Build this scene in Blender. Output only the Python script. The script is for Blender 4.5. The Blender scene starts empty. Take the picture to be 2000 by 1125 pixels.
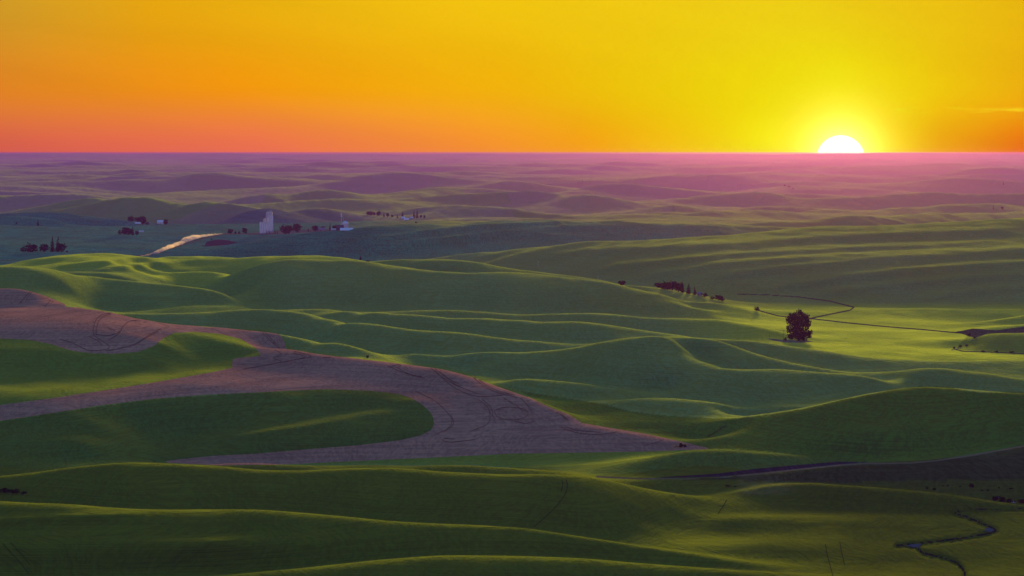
import bpy, math, random
import numpy as np
from mathutils import Vector

SC = bpy.context.scene
COL = SC.collection
R = math.radians
random.seed(7)
RNG = np.random.default_rng(11)

# ------------------------------------------------------------------ camera
EYE, FPX, HOR = 180.0, 10200.0, 298.0          # eye height (m), focal length and eye level (2000 px wide photo)
cam_d = bpy.data.cameras.new("camera")
cam = bpy.data.objects.new("camera", cam_d)
COL.objects.link(cam)
cam.location = (0, 0, EYE)
cam.rotation_euler = (R(90), 0, 0)
cam_d.sensor_width = 36.0
cam_d.lens = 36.0 * FPX / 2000.0
cam_d.shift_y = -(562.5 - HOR) / 2000.0
cam_d.clip_start = 5.0
cam_d.clip_end = 400000.0
SC.camera = cam

# ------------------------------------------------------------------ exposure, sky, sun
SC.view_settings.view_transform = 'Standard'
SC.view_settings.look = 'None'
SC.view_settings.exposure = -0.25
SC.view_settings.gamma = 1.0
SC.view_settings.use_curve_mapping = False
SC.cycles.use_denoising = True
SC.cycles.max_bounces = 6
SC.cycles.diffuse_bounces = 3
SC.cycles.volume_bounces = 0
SC.cycles.transparent_max_bounces = 16
SC.cycles.sample_clamp_indirect = 4.0

SUN_AZ = math.atan((1642 - 1000) / FPX)        # to the right of the view axis
SUN_EL = R(3.0)
SUN_STRENGTH = 5.0
SUN_COLOR = (1.0, 0.60, 0.14)
HAZE_DENSITY = 1.15e-5
HAZE_COLOR = (0.78, 0.28, 1.0)
HAZE_G = -0.2
GLOW_DENSITY = 0.0205 * HAZE_DENSITY          # the haze's narrow forward peak towards the sun
GLOW_COLOR = (1.0, 0.12, 0.18)
GLOW_G = 0.965



def srgb(r, g, b):
    f = lambda c: c / 12.92 if c <= 0.04045 else ((c + 0.055) / 1.055) ** 2.4
    return (f(r / 255), f(g / 255), f(b / 255), 1.0)


class NT:
    """small helper to write node trees"""
    def __init__(self, tree):
        self.t = tree
        self.t.nodes.clear()

    def n(self, kind, **kw):
        nd = self.t.nodes.new(kind)
        for k, v in kw.items():
            setattr(nd, k, v)
        return nd

    def link(self, a, b):
        self.t.links.new(a, b)

    def math(self, op, a, b=None, c=None, clamp=False):
        nd = self.n('ShaderNodeMath', operation=op, use_clamp=clamp)
        for i, v in enumerate((a, b, c)):
            if v is None:
                continue
            if isinstance(v, (int, float)):
                nd.inputs[i].default_value = v
            else:
                self.link(v, nd.inputs[i])
        return nd.outputs[0]

    def mapr(self, v, a, b, c=0.0, d=1.0, smooth=False):
        nd = self.n('ShaderNodeMapRange')
        nd.interpolation_type = 'SMOOTHSTEP' if smooth else 'LINEAR'
        self.link(v, nd.inputs[0])
        for i, x in enumerate((a, b, c, d)):
            nd.inputs[i + 1].default_value = x
        return nd.outputs[0]

    def mix(self, f, a, b, blend='MIX'):
        nd = self.n('ShaderNodeMix', data_type='RGBA', blend_type=blend)
        nd.clamp_factor = True
        for sock, v in ((nd.inputs[0], f), (nd.inputs[6], a), (nd.inputs[7], b)):
            if isinstance(v, (int, float)):
                sock.default_value = v
            elif isinstance(v, tuple):
                sock.default_value = v if len(v) == 4 else (*v, 1)
            else:
                self.link(v, sock)
        return nd.outputs[2]

    def ramp(self, v, stops):
        nd = self.n('ShaderNodeValToRGB')
        cr = nd.color_ramp
        while len(cr.elements) < len(stops):
            cr.elements.new(0.5)
        for e, (p, c) in zip(cr.elements, sorted(stops, key=lambda s: s[0])):
            e.position = p
            e.color = c if len(c) == 4 else (*c, 1)
        self.link(v, nd.inputs[0])
        return nd.outputs[0]


def build_world():
    w = bpy.data.worlds.new("World")
    SC.world = w
    w.use_nodes = True
    T = NT(w.node_tree)
    tc = T.n('ShaderNodeTexCoord')
    sep = T.n('ShaderNodeSeparateXYZ')
    T.link(tc.outputs['Generated'], sep.inputs[0])
    x, y, z = sep.outputs
    az = T.math('MULTIPLY', T.math('ARCTAN2', x, y), 180 / math.pi)       # degrees, right positive
    el = T.math('MULTIPLY', T.math('ARCSINE', z), 180 / math.pi)
    # -24..24 degrees of azimuth -> 0..1
    a = T.mapr(az, -24, 24)
    pos = lambda px: 0.5 + math.degrees(math.atan((px - 1000) / FPX)) / 48
    hor = T.ramp(a, [(0.0, srgb(150, 70, 95)), (pos(-800), srgb(190, 80, 82)), (pos(0), srgb(214, 94, 74)),
                     (pos(500), srgb(234, 111, 77)), (pos(900), srgb(243, 140, 48)), (pos(1150), srgb(244, 160, 12)),
                     (pos(1380), srgb(244, 204, 8)), (pos(1500), srgb(245, 232, 8)), (pos(1700), srgb(246, 228, 8)),
                     (pos(1830), srgb(240, 168, 8)), (pos(2000), srgb(236, 112, 12)), (pos(2800), srgb(214, 92, 60)),
                     (1.0, srgb(155, 72, 95))])
    mid = T.ramp(a, [(0.0, srgb(170, 95, 75)), (pos(0), srgb(224, 130, 34)), (pos(450), srgb(243, 148, 12)),
                     (pos(1000), srgb(243, 178, 8)), (pos(1400), srgb(243, 214, 8)), (pos(1640), srgb(244, 230, 6)),
                     (pos(1850), srgb(240, 196, 10)), (pos(2050), srgb(236, 166, 12)), (pos(2800), srgb(225, 138, 30)),
                     (1.0, srgb(180, 98, 70))])
    top = T.ramp(a, [(0.0, srgb(160, 105, 70)), (pos(0), srgb(206, 152, 38)), (pos(300), srgb(232, 166, 16)),
                     (pos(1000), srgb(240, 194, 16)), (pos(1550), srgb(240, 208, 22)), (pos(2050), srgb(232, 178, 14)),
                     (pos(2800), srgb(215, 150, 30)), (1.0, srgb(165, 105, 65))])
    c = T.mix(T.mapr(el, 0.0, 0.75, smooth=True), hor, mid)
    c = T.mix(T.mapr(el, 0.55, 1.7, smooth=True), c, top)
    # thin bright cloud wisps low on the right, two soft streaks in the sky
    nz = T.n('ShaderNodeTexNoise', noise_dimensions='2D')
    nz.inputs['Scale'].default_value = 1.0
    nz.inputs['Detail'].default_value = 4.0
    cmb = T.n('ShaderNodeCombineXYZ')
    T.link(T.math('MULTIPLY', az, 1.1), cmb.inputs[0])
    T.link(T.math('MULTIPLY', el, 9.0), cmb.inputs[1])
    T.link(cmb.outputs[0], nz.inputs['Vector'])
    band = T.math('MULTIPLY', T.mapr(el, 0.36, 0.45, smooth=True), T.mapr(el, 0.54, 0.44, smooth=True))
    band = T.math('MULTIPLY', band, T.math('MULTIPLY', T.mapr(az, 3.4, 4.2, smooth=True), T.mapr(az, 9.0, 5.0, smooth=True)))
    wisp = T.math('MULTIPLY', band, T.mapr(nz.outputs[0], 0.48, 0.72, smooth=True))
    c = T.mix(T.math('MULTIPLY', wisp, 0.75), c, srgb(246, 232, 40))
    # broad soft tone changes, like thin veils of high cloud
    nz2 = T.n('ShaderNodeTexNoise', noise_dimensions='2D')
    nz2.inputs['Scale'].default_value = 1.0
    nz2.inputs['Detail'].default_value = 3.0
    cmb2 = T.n('ShaderNodeCombineXYZ')
    T.link(T.math('MULTIPLY', az, 0.22), cmb2.inputs[0])
    T.link(T.math('MULTIPLY', T.math('ADD', el, T.math('MULTIPLY', az, 0.12)), 1.6), cmb2.inputs[1])
    T.link(cmb2.outputs[0], nz2.inputs['Vector'])
    veil = T.mapr(nz2.outputs[0], 0.3, 0.7, 0.965, 1.03)
    cv = T.n('ShaderNodeCombineColor')
    for i in range(3):
        T.link(veil, cv.inputs[i])
    c = T.mix(1.0, c, cv.outputs[0], 'MULTIPLY')
    # the sky brightens towards the disc
    sv = Vector((math.sin(SUN_AZ), math.cos(SUN_AZ), -0.0008)).normalized()
    dp = T.n('ShaderNodeVectorMath', operation='DOT_PRODUCT')
    T.link(tc.outputs['Generated'], dp.inputs[0])
    dp.inputs[1].default_value = sv
    ang = T.math('MULTIPLY', T.math('ARCCOSINE', T.math('MINIMUM', dp.outputs['Value'], 1.0)), 180 / math.pi)
    glow = T.math('POWER', 2.718, T.math('MULTIPLY', T.math('MULTIPLY', T.math('SUBTRACT', ang, 0.26), 1 / 0.16), -1.0))
    c = T.mix(T.math('MINIMUM', glow, 1.0), c, (2.2, 1.7, 0.25, 1))
    # the rest of the dome: Nishita evening sky, cool overhead and behind
    sky = T.n('ShaderNodeTexSky', sky_type='NISHITA')
    sky.sun_disc = False
    sky.sun_elevation = SUN_EL
    sky.sun_rotation = SUN_AZ
    sky.altitude = 900
    sky.air_density = 1.0
    sky.dust_density = 2.0
    sky.ozone_density = 3.0
    tint = T.mix(1.0, sky.outputs[0], (0.016, 0.020, 0.026, 1), 'MULTIPLY')
    dusk = T.ramp(T.mapr(el, -4, 90), [(0.0, (0.09, 0.08, 0.38)), (0.12, (0.06, 0.13, 0.52)), (0.35, (0.03, 0.20, 0.58)), (1.0, (0.02, 0.23, 0.60))])
    # pink counter-glow low in the east
    east = T.math('MULTIPLY', T.mapr(T.math('ABSOLUTE', az), 60.0, 135.0, smooth=True), T.mapr(el, 38.0, 4.0, smooth=True))
    dusk = T.mix(east, dusk, (0.50, 0.32, 0.46, 1))
    rest = T.mix(1.0, tint, dusk, 'ADD')
    west = T.math('MULTIPLY', T.mapr(el, 14.0, 2.5, smooth=True),
                  T.mapr(T.math('ABSOLUTE', az), 50.0, 9.0, smooth=True))
    c = T.mix(1.0, c, (1.19, 1.19, 1.19, 1), 'MULTIPLY')          # the evening sky, for this exposure
    c = T.mix(west, rest, c)
    bg = T.n('ShaderNodeBackground')
    bg.inputs['Strength'].default_value = 1.0
    T.link(c, bg.inputs['Color'])
    out = T.n('ShaderNodeOutputWorld')
    T.link(bg.outputs[0], out.inputs['Surface'])


build_world()

sun_l = bpy.data.lights.new("sun_lamp", 'SUN')
sun_l.energy = SUN_STRENGTH
sun_l.color = SUN_COLOR
sun_l.angle = R(2.6)          # a disc widened by the haze it shines through
sun_lo = bpy.data.objects.new("sun_lamp", sun_l)
COL.objects.link(sun_lo)
sd = Vector((math.sin(SUN_AZ) * math.cos(SUN_EL), math.cos(SUN_AZ) * math.cos(SUN_EL), math.sin(SUN_EL)))
sun_lo.rotation_euler = sd.to_track_quat('Z', 'Y').to_euler()
sun_lo.location = (300, 600, 900)

# ------------------------------------------------------------------ terrain: hills traced ridge by ridge
def perlin(x, y, seed=0):
    r = np.random.default_rng(seed)
    perm = r.permutation(1024)
    ang = r.random(1024) * 2 * np.pi
    gx, gy = np.cos(ang), np.sin(ang)
    xi = np.floor(x).astype(np.int64)
    yi = np.floor(y).astype(np.int64)
    xf, yf = x - xi, y - yi
    def g(ix, iy, dx, dy):
        h = perm[(perm[ix & 1023] + iy) & 1023]
        return gx[h] * dx + gy[h] * dy
    u = xf ** 3 * (xf * (xf * 6 - 15) + 10)
    v = yf ** 3 * (yf * (yf * 6 - 15) + 10)
    a = g(xi, yi, xf, yf) * (1 - u) + g(xi + 1, yi, xf - 1, yf) * u
    b = g(xi, yi + 1, xf, yf - 1) * (1 - u) + g(xi + 1, yi + 1, xf - 1, yf - 1) * u
    return (a * (1 - v) + b * v) * 1.5


def L(s):
    """'x,y x,y ...' -> list of points of the photograph's layout (used only to lay the land out)"""
    return [tuple(float(c) for c in p.split(',')) for p in s.split()]


def ip(curve, px):
    xs = [c[0] for c in curve]
    ys = [c[1] for c in curve]
    return np.interp(px, xs, ys)


BASE_D = np.log([300, 2000, 9000, 12660, 23000, 48500, 66500, 90000, 109000, 119000, 122500, 125200, 128000])
BASE_Z = [0, 0, 5, 4, -50, -45, -25, 0, 30, 75, 108, 131, 142]


def zbase(d):
    return np.interp(np.log(d), BASE_D, BASE_Z)


PTS = []            # px, distance, height


def add_pt(px, d, z):
    PTS.append((px, d, z))


def dist_of(py, z):
    return FPX * (EYE - z) / (py - HOR)


def zc(v, px):
    return ip(v, px) if isinstance(v, list) else v


def hill(crest, foot, zf, deg, trough=True, step=42, back=6.0, cv=0.45):
    crest, foot = L(crest) if isinstance(crest, str) else crest, L(foot) if isinstance(foot, str) else foot
    x0, x1 = crest[0][0], crest[-1][0]
    n = max(3, int((x1 - x0) / step) + 1)
    for px in np.linspace(x0, x1, n):
        p1, p2 = ip(foot, px), ip(crest, px)
        z1 = zc(zf, px)
        s = math.tan(R(zc(deg, px)))
        d1 = dist_of(p1, z1)
        h = p1 - p2
        if h < 1.0:
            add_pt(px, d1, z1)
            continue
        k = (p2 - HOR) / FPX
        d2 = (EYE - z1 + s * d1) / (k + s)
        z2 = z1 + s * (d2 - d1)
        add_pt(px, d1, z1)
        add_pt(px, d2, z2)
        if h > 14:
            for t in ((0.5,) if h < 60 else (0.25, 0.5, 0.75)):
                add_pt(px, d1 + (d2 - d1) * t, z1 + (z2 - z1) * (t * (1 + cv) - cv * t * t))
        if trough:
            dd = min(0.045 * d2, max(0.012 * d2, 0.8 * (d2 - d1)))
            zt = z2 - math.tan(R(back)) * dd
            zt = max(zt, min(z2 - 0.5, zbase(d2) - 1 if z1 < 4 else z1 * 0.6))
            add_pt(px, d2 + dd, zt)


def line(pts, step=45):
    """control curve: px, py, z"""
    pts = L(pts)
    x0, x1 = pts[0][0], pts[-1][0]
    n = max(2, int(abs(x1 - x0) / step) + 1)
    xs = [p[0] for p in pts]
    for px in np.linspace(x0, x1, n):
        py = np.interp(px, xs, [p[1] for p in pts])
        z = np.interp(px, xs, [p[2] for p in pts])
        add_pt(px, dist_of(py, z), z)


# --- foreground swells
F0 = L("-350,1135 0,1133 250,1131 430,1124 600,1112 720,1099 850,1090 960,1088 1080,1091 1200,1099 1350,1110 1500,1118")
hill(F0, "-350,1190 1500,1190", -3, 5)
F1 = L("-350,966 0,980 130,985 200,994 250,998 390,997 510,996 600,1002 690,1011 780,1019 950,1023 1020,1028 1080,1037 1140,1047 1200,1056 1330,1075 1450,1095")
hill(F1, "-350,1135 0,1133 430,1126 600,1113 720,1100 850,1091 960,1089 1080,1092 1200,1100 1350,1111 1450,1117", [(-300, 0), (300, 1), (1400, 0)], [(-300, 5.0), (600, 5.2), (1100, 6), (1450, 3)])
F2 = L("-350,955 0,928 60,921 120,912 180,906 240,903 300,902.5 360,906 420,910 480,915 540,920.5 600,920.5 650,916 690,912.5 740,911 780,914 830,921 880,927 930,928.5 980,927 1050,925.5 1100,928 1150,936 1200,944 1250,953 1300,961 1360,967")
hill(F2, "-350,966 0,980 130,985 200,994 250,998 390,997 510,996 600,1002 690,1011 780,1019 950,1023 1020,1028 1080,1037 1140,1047 1200,1050 1360,1000", [(-300, 3), (1000, 3), (1360, 1)], [(-300, 5.5), (1100, 5.5), (1360, 2.5)])
F3 = L("395,907.5 430,904 490,901.5 540,903.5 600,907.5 700,906.5 780,906.5 860,905.5 920,907 1000,911.5 1050,915.5 1100,919 1150,928 1190,938")
hill(F3, "395,908 430,911 480,915 540,921 600,921 650,916 690,913 740,911 780,914 830,921 880,927 930,928.5 1050,926 1100,928 1150,936 1190,942", 5, 4)
# lit flat on the right, with the gully
line("1300,1075,0 1500,1060,0 1700,1050,-1 1900,1048,-1 2300,1050,-1")
line("1480,1120,-1 1700,1120,-2 2000,1120,-2 2300,1120,-2")
line("1450,1010,1 1600,1012,0.5 1750,1015,0 1850,1015,0 2000,1015,0 2300,1015,0")
B = L("1400,966 1440,955 1500,942.5 1540,941 1600,943 1640,943 1700,948 1800,957 1880,967 1950,978.5 2000,986 2300,1015")
hill(B, "1400,968 1500,972 1600,978 1700,985 1860,994.5 2000,994 2300,1018", 1.5, 5, step=36)
D = L("1250,935.5 1400,931 1500,924 1600,912 1690,903.5 1760,903.5 1810,899 1900,887 2000,868 2300,830")
hill(D, "1250,938 1520,941 1640,944 1800,941 1900,938 2000,939 2300,935", [(1250, 4), (2000, 4)], 4.5, trough=False)
G1 = L("1370,876 1420,876 1500,881 1560,889 1620,894.5 1680,900")
hill(G1, "1370,924 1400,923 1480,913 1560,906 1640,899.5 1680,902", 6, 5)
line("1180,932,3 1250,930,4 1330,926,5")
# dark green slope on the right
line("1140,826,8 1180,836,8 1260,848,8 1330,863,7 1400,873,6")
line("1025,768,11 1100,778,11 1180,790,11 1230,803,11 1300,812,11 1400,817,11.5 1440,816.5,12")
line("1040,779,10 1080,797,9 1110,808,8.5")
R1 = L("1430,817 1440,817 1500,810 1580,797 1660,778 1740,762 1800,755 1850,757 1910,768 2000,767 2300,775")
hill(R1, "1420,876 1500,881 1560,889 1620,894.5 1690,902 1760,902 1810,898 1900,886 2000,867 2300,830", [(1430, 7), (1700, 7), (2000, 9), (2300, 14)], [(1430, 2.2), (1600, 4.5), (1800, 6), (2300, 6)], cv=0.1)
K5 = L("1420,808 1450,802 1500,796 1570,787 1640,776 1730,761.5 1780,755")
hill(K5, "1420,816 1440,816.5 1500,809.5 1580,796.5 1660,777.5 1730,763.5 1780,755.5", 12, 1.2, trough=False)
K4 = L("1130,781 1200,777.5 1280,773.5 1330,776 1400,784 1450,792")
hill(K4, "1130,783 1180,790.5 1230,802.5 1300,811 1400,815 1450,801", 11, 4)
K3 = L("925,736 980,735 1040,735 1100,740 1150,749 1200,757 1260,765 1310,770")
hill(K3, "925,737 985,757 1020,767 1100,777 1130,780.5 1200,777 1280,773 1310,774", 11, 5)
K2 = L("1340,700.5 1380,710 1420,718 1480,723 1550,727 1620,728 1660,727 1690,729 1720,737 1760,748 1785,754")
hill(K2, "1340,771 1400,772 1450,781 1500,787 1570,785 1640,774 1730,760 1785,754.5", 12, [(1340, 6.0), (1700, 6)])
K2B = L("1690,728.5 1720,724 1760,719.5 1830,716 1880,719 1940,729 2000,738 2300,760")
hill(K2B, "1690,730 1720,738 1760,749 1800,755 1850,756.5 1910,766 2000,766 2300,774", 13, 5)
K1 = L("640,668 680,677 720,689.5 760,692 850,691 920,689.5 1000,686 1100,680 1180,668 1250,658 1300,655 1340,654 1370,661 1400,670 1450,683 1500,695 1550,706 1600,715 1660,724")
hill(K1, "640,692 680,699 720,704 790,711 850,718 900,728 930,735.5 980,734.5 1040,734.5 1100,739.5 1150,748.5 1200,756.5 1260,764 1300,768 1338,771 1341,700 1420,717.5 1480,722.5 1600,727 1660,727", [(640, 14), (1000, 13), (1338, 12), (1341, 29), (1420, 23), (1500, 18), (1660, 16)], [(640, 5.5), (1250, 6), (1338, 6), (1341, 5), (1660, 4)])
K1C = L("1335,654 1400,658 1480,663 1520,668 1570,677 1620,686 1680,695 1760,700 1900,703 2000,704 2300,706")
hill(K1C, "1335,655 1370,661 1400,670 1450,683 1500,695 1550,706 1600,714 1700,720 1760,718 1830,715.5 1900,720 2000,737 2300,758", [(1335, 30), (1500, 16), (1700, 10), (2300, 8)], [(1335, 5), (1560, 4), (1800, 2.2), (2300, 2.2)])

# --- the big ploughed slope
line("-350,945,6 0,918,7 100,911,7 180,905,6 300,902,3 400,904,1 600,904,0 780,903,0 920,904,0 1050,912,0 1100,917,0.5")
line("-350,868,14 0,868,14 150,866,14 300,872,8 380,874,5 500,858,10 600,843,13 640,834,14.5 700,822,16.5 740,818,17")
line("-350,846,18 0,846,18 200,840,17 380,858,6.5 500,842,11 600,828,13.6 640,820,15 700,808,17 740,804,17.6")
line("-350,826,22 0,822,22 100,807,25 200,791,26 300,779,26 400,771,26 500,766,26.5 560,763,26 640,760,26 720,763,25.5 780,770,24.5")
line("800,780,25 845,812,18 848,830,14 800,856,8")
line("-350,772,30 0,755,31 120,750,31 220,748,31 330,738,31 450,716,32")
line("-350,760,30.4 0,739,31.6 120,741,31.4 220,732,31.8 330,719,32 450,701,33")
line("-350,690,46 0,668,48 60,668,48 140,688,44 220,694,40 270,690,42 320,664,47 380,651,47 430,655,44.5 500,690,38")
S_CREST = L("-350,600 0,600 125,600 180,605 230,613 270,622 330,633 400,641 480,643 520,645 540,652 555,668 570,684 620,690 660,697 720,704 790,711 850,718 900,728 940,740 985,757 1020,770 1050,787 1080,801 1110,812 1137,828 1200,839 1260,849 1330,864 1390,876")
S_Z = L("-350,58 0,58 200,54 300,51 400,48.5 430,47 520,43 570,39 700,36 850,33.5 940,30.5 1020,26 1080,19 1137,13 1260,9 1390,5")
for px in np.linspace(-350, 1390, 58):
    py, z = ip(S_CREST, px), ip(S_Z, px)
    d = dist_of(py, z)
    add_pt(px, d, z)
    if px > 140:
        zt = max(z - 9.0, 6) if px < 1100 else z - 1.2
        add_pt(px, d * 1.035, zt)
line("880,762,26 881,762,26")
line("900,790,21.3 901,790,21.3")
line("900,830,14.5 901,830,14.5")
line("900,868,7 901,868,7")
line("1000,800,20 1050,830,13 1100,860,8 1200,875,4")
line("600,720,31.5 750,735,30 850,750,28.5")
S0 = L("-350,580 0,562 30,562 60,566 100,578 130,588 165,600")
hill(S0, "-350,600 0,601 128,601.5 165,604", 58, 3.5)
# small dark knoll and fold behind the ploughed slope
NUB = L("535,650 580,656 620,659 640,664 660,676 690,694")
hill(NUB, "535,652 560,670 575,685 620,690 660,697 690,700", 30, 7)
# --- middle hills
L1 = L("-350,515 0,518 60,520 100,527 150,532 200,537 230,545 270,551 330,552 400,559 440,570 480,587 500,597 530,604")
hill(L1, "-350,580 0,561 30,561 60,565 100,577 130,588 165,600 230,605.5 270,606 310,600 350,595 400,594 450,598 500,602 530,605", [(-350, 48.5), (30, 48.5), (60, 46.5), (100, 40.5), (130, 35), (165, 27), (230, 21.7), (310, 24.6), (400, 27.6), (450, 25.6), (530, 22)], [(-350, 5), (530, 5.5)])
L1B = L("262,606.5 280,605 310,600 350,595 400,594 450,598 500,602 540,604")
hill(L1B, "262,607.5 300,609 360,610 420,606 480,603 540,604.5", 24, 3)
M2 = L("225,606.5 300,609 360,610 420,605 480,602 540,601 610,607 660,619 700,628 740,634 800,640 860,643 900,648 960,656 1050,664 1150,670")
hill(M2, "225,612 270,622 330,633 400,641 480,643 520,645 545,650 580,656 620,659 650,668 680,676 730,679 790,679 850,688 920,689 1000,685 1100,679 1150,672", [(225, 30), (400, 22), (700, 18), (1150, 22)], 5)
N2 = L("655,674 675,675.5 725,679 787,679 825,684 862,691")
hill(N2, "655,676 680,678 720,689 760,691.5 862,691.5", 22, 3)
M3 = L("555,603 640,599.5 700,603 780,611 850,616 900,618 1000,621 1100,628 1200,634 1270,643 1320,650 1370,656")
hill(M3, "555,604 610,608 660,620 740,635 800,641 860,644 900,649 960,657 1050,665 1100,672 1180,667.5 1250,657.5 1320,654.5 1370,658", [(555, 24), (1000, 20), (1370, 24)], 4.5)
M4 = L("800,603 870,601 940,605 1000,611 1050,611 1100,609 1170,607.5 1230,613 1290,621 1330,622 1370,619 1410,621 1460,632 1530,645 1570,653")
hill(M4, "800,612 850,617 900,619 1000,622 1100,629 1200,635 1270,644 1320,651 1400,657 1480,662 1530,661 1570,660", [(800, 22), (1200, 18), (1570, 5)], [(800, 4.5), (1300, 4.5), (1570, 3)])
M6 = L("300,535 350,530.5 430,525 500,520 560,514 620,507 660,503.5 690,505 715,511 740,517 770,521 820,525 870,530 930,532 1000,532 1060,536 1130,541 1180,546 1220,556 1270,570 1320,587 1370,606 1420,622 1480,635 1540,646")
hill(M6, "300,552 330,552.5 400,559.5 440,570.5 480,587.5 500,597.5 560,602.5 640,599 700,602.5 800,602.5 870,600.5 940,604.5 1000,610.5 1100,608.5 1170,607 1230,612.5 1290,620.5 1370,618.5 1410,620.5 1460,631.5 1540,646.5", [(300, 33), (500, 20), (1000, 18), (1540, 5)], [(300, 4), (600, 5.5), (1100, 5), (1540, 3)])
Y1 = L("-350,535 0,516 60,506 130,497 180,492 205,494 230,501.5 270,503.5 400,502 500,500 560,497.5 640,496.5 665,499 690,505.5 705,509")
hill(Y1, "-350,537 0,518 60,519.5 100,526 150,531 200,536 240,543 270,546 300,535.5 350,530 430,524.5 500,519.5 560,513.5 620,506.5 660,503 690,505 705,511", [(-350, 45), (200, 45), (250, 40), (300, 38), (400, 36), (560, 46), (705, 50)], [(-350, 1.4), (250, 1.4), (500, 2.2), (705, 3)])
M7 = L("700,509 730,506 760,505 820,504.5 870,505 920,507 960,514 1000,523 1040,527 1100,534 1140,539 1200,550 1230,556 1300,570 1350,582 1400,591 1450,597 1510,605")
hill(M7, "700,510 715,511 740,517 770,521 820,525 870,530 930,532 1000,531.5 1060,535.5 1130,540.5 1180,545.5 1220,555.5 1270,569.5 1320,586 1370,602 1420,612 1510,614", [(700, 48), (1000, 40), (1300, 24), (1510, 4)], [(700, 4), (1200, 2), (1510, 1)])
# --- flat valley on the right
line("1560,668,1 1700,672,1 1850,690,1 2000,696,1 2300,700,1")
line("1590,640,1 1700,645,1 1800,650,1 1880,660,1")
line("1540,620,1 1650,620,1 1750,625,1 1850,630,1")
line("1500,604,2 1600,601,2 1700,601,2 1850,603,2 2000,604,3 2300,604,4")
RR = L("1870,634 1930,624 2000,611.5 2300,570")
hill(RR, "1870,636 1930,639 2000,639 2300,630", 2, 5)
RR2 = L("1885,641 1950,636 2000,629.5 2300,600")
hill(RR2, "1885,643 1940,650 2000,651 2300,648", 1, 5)
WG = L("1890,657 1930,650.5 2000,650.5 2300,648")
hill(WG, "1890,678 1930,686 2000,690 2300,696", 0, 4)
# --- slopes and hills beyond
T2 = L("860,500 930,490 1000,487 1060,483 1150,472 1250,467 1370,464 1450,458 1500,450 1600,444 1700,442 1850,435 2000,427 2300,412")
hill(T2, "860,505 920,507 960,514 1000,523 1040,527 1100,534 1140,539 1200,550 1230,556 1300,570 1350,581 1400,587 1500,592 1600,598 1700,600 1850,602 2000,603 2300,603", [(860, 14), (1200, 8), (1500, 4), (2300, 4)], [(860, 3.0), (1150, 2.6), (1600, 2.2), (2300, 2.4)])
T1 = L("300,499 380,490 430,482 500,467 560,460 620,452 700,447 760,440 850,438 950,433 1000,430 1050,432 1130,431 1190,430 1230,433 1300,436 1400,437 1470,438")
hill(T1, "300,503 430,502 500,500 560,497 640,496 690,505 760,504.5 860,500 930,490 1000,487 1060,483 1150,472 1250,467 1370,464 1450,458 1470,455", [(300, 8), (900, 10), (1200, 16), (1470, 26)], [(300, 3), (560, 4), (1000, 4.5), (1470, 3)])
line("-350,492,8 0,490,8 100,493,8 200,488,7 260,486,7")
line("-350,455,8 0,456,8 200,456,7 350,452,6 450,457,6 520,455,6 600,451,6 670,446,7 740,440,9")
line("-350,440,11 0,442,11 150,444,10 300,440,9 400,440,8 520,438,9 650,438,10 750,435,12 850,432,14")
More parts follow.
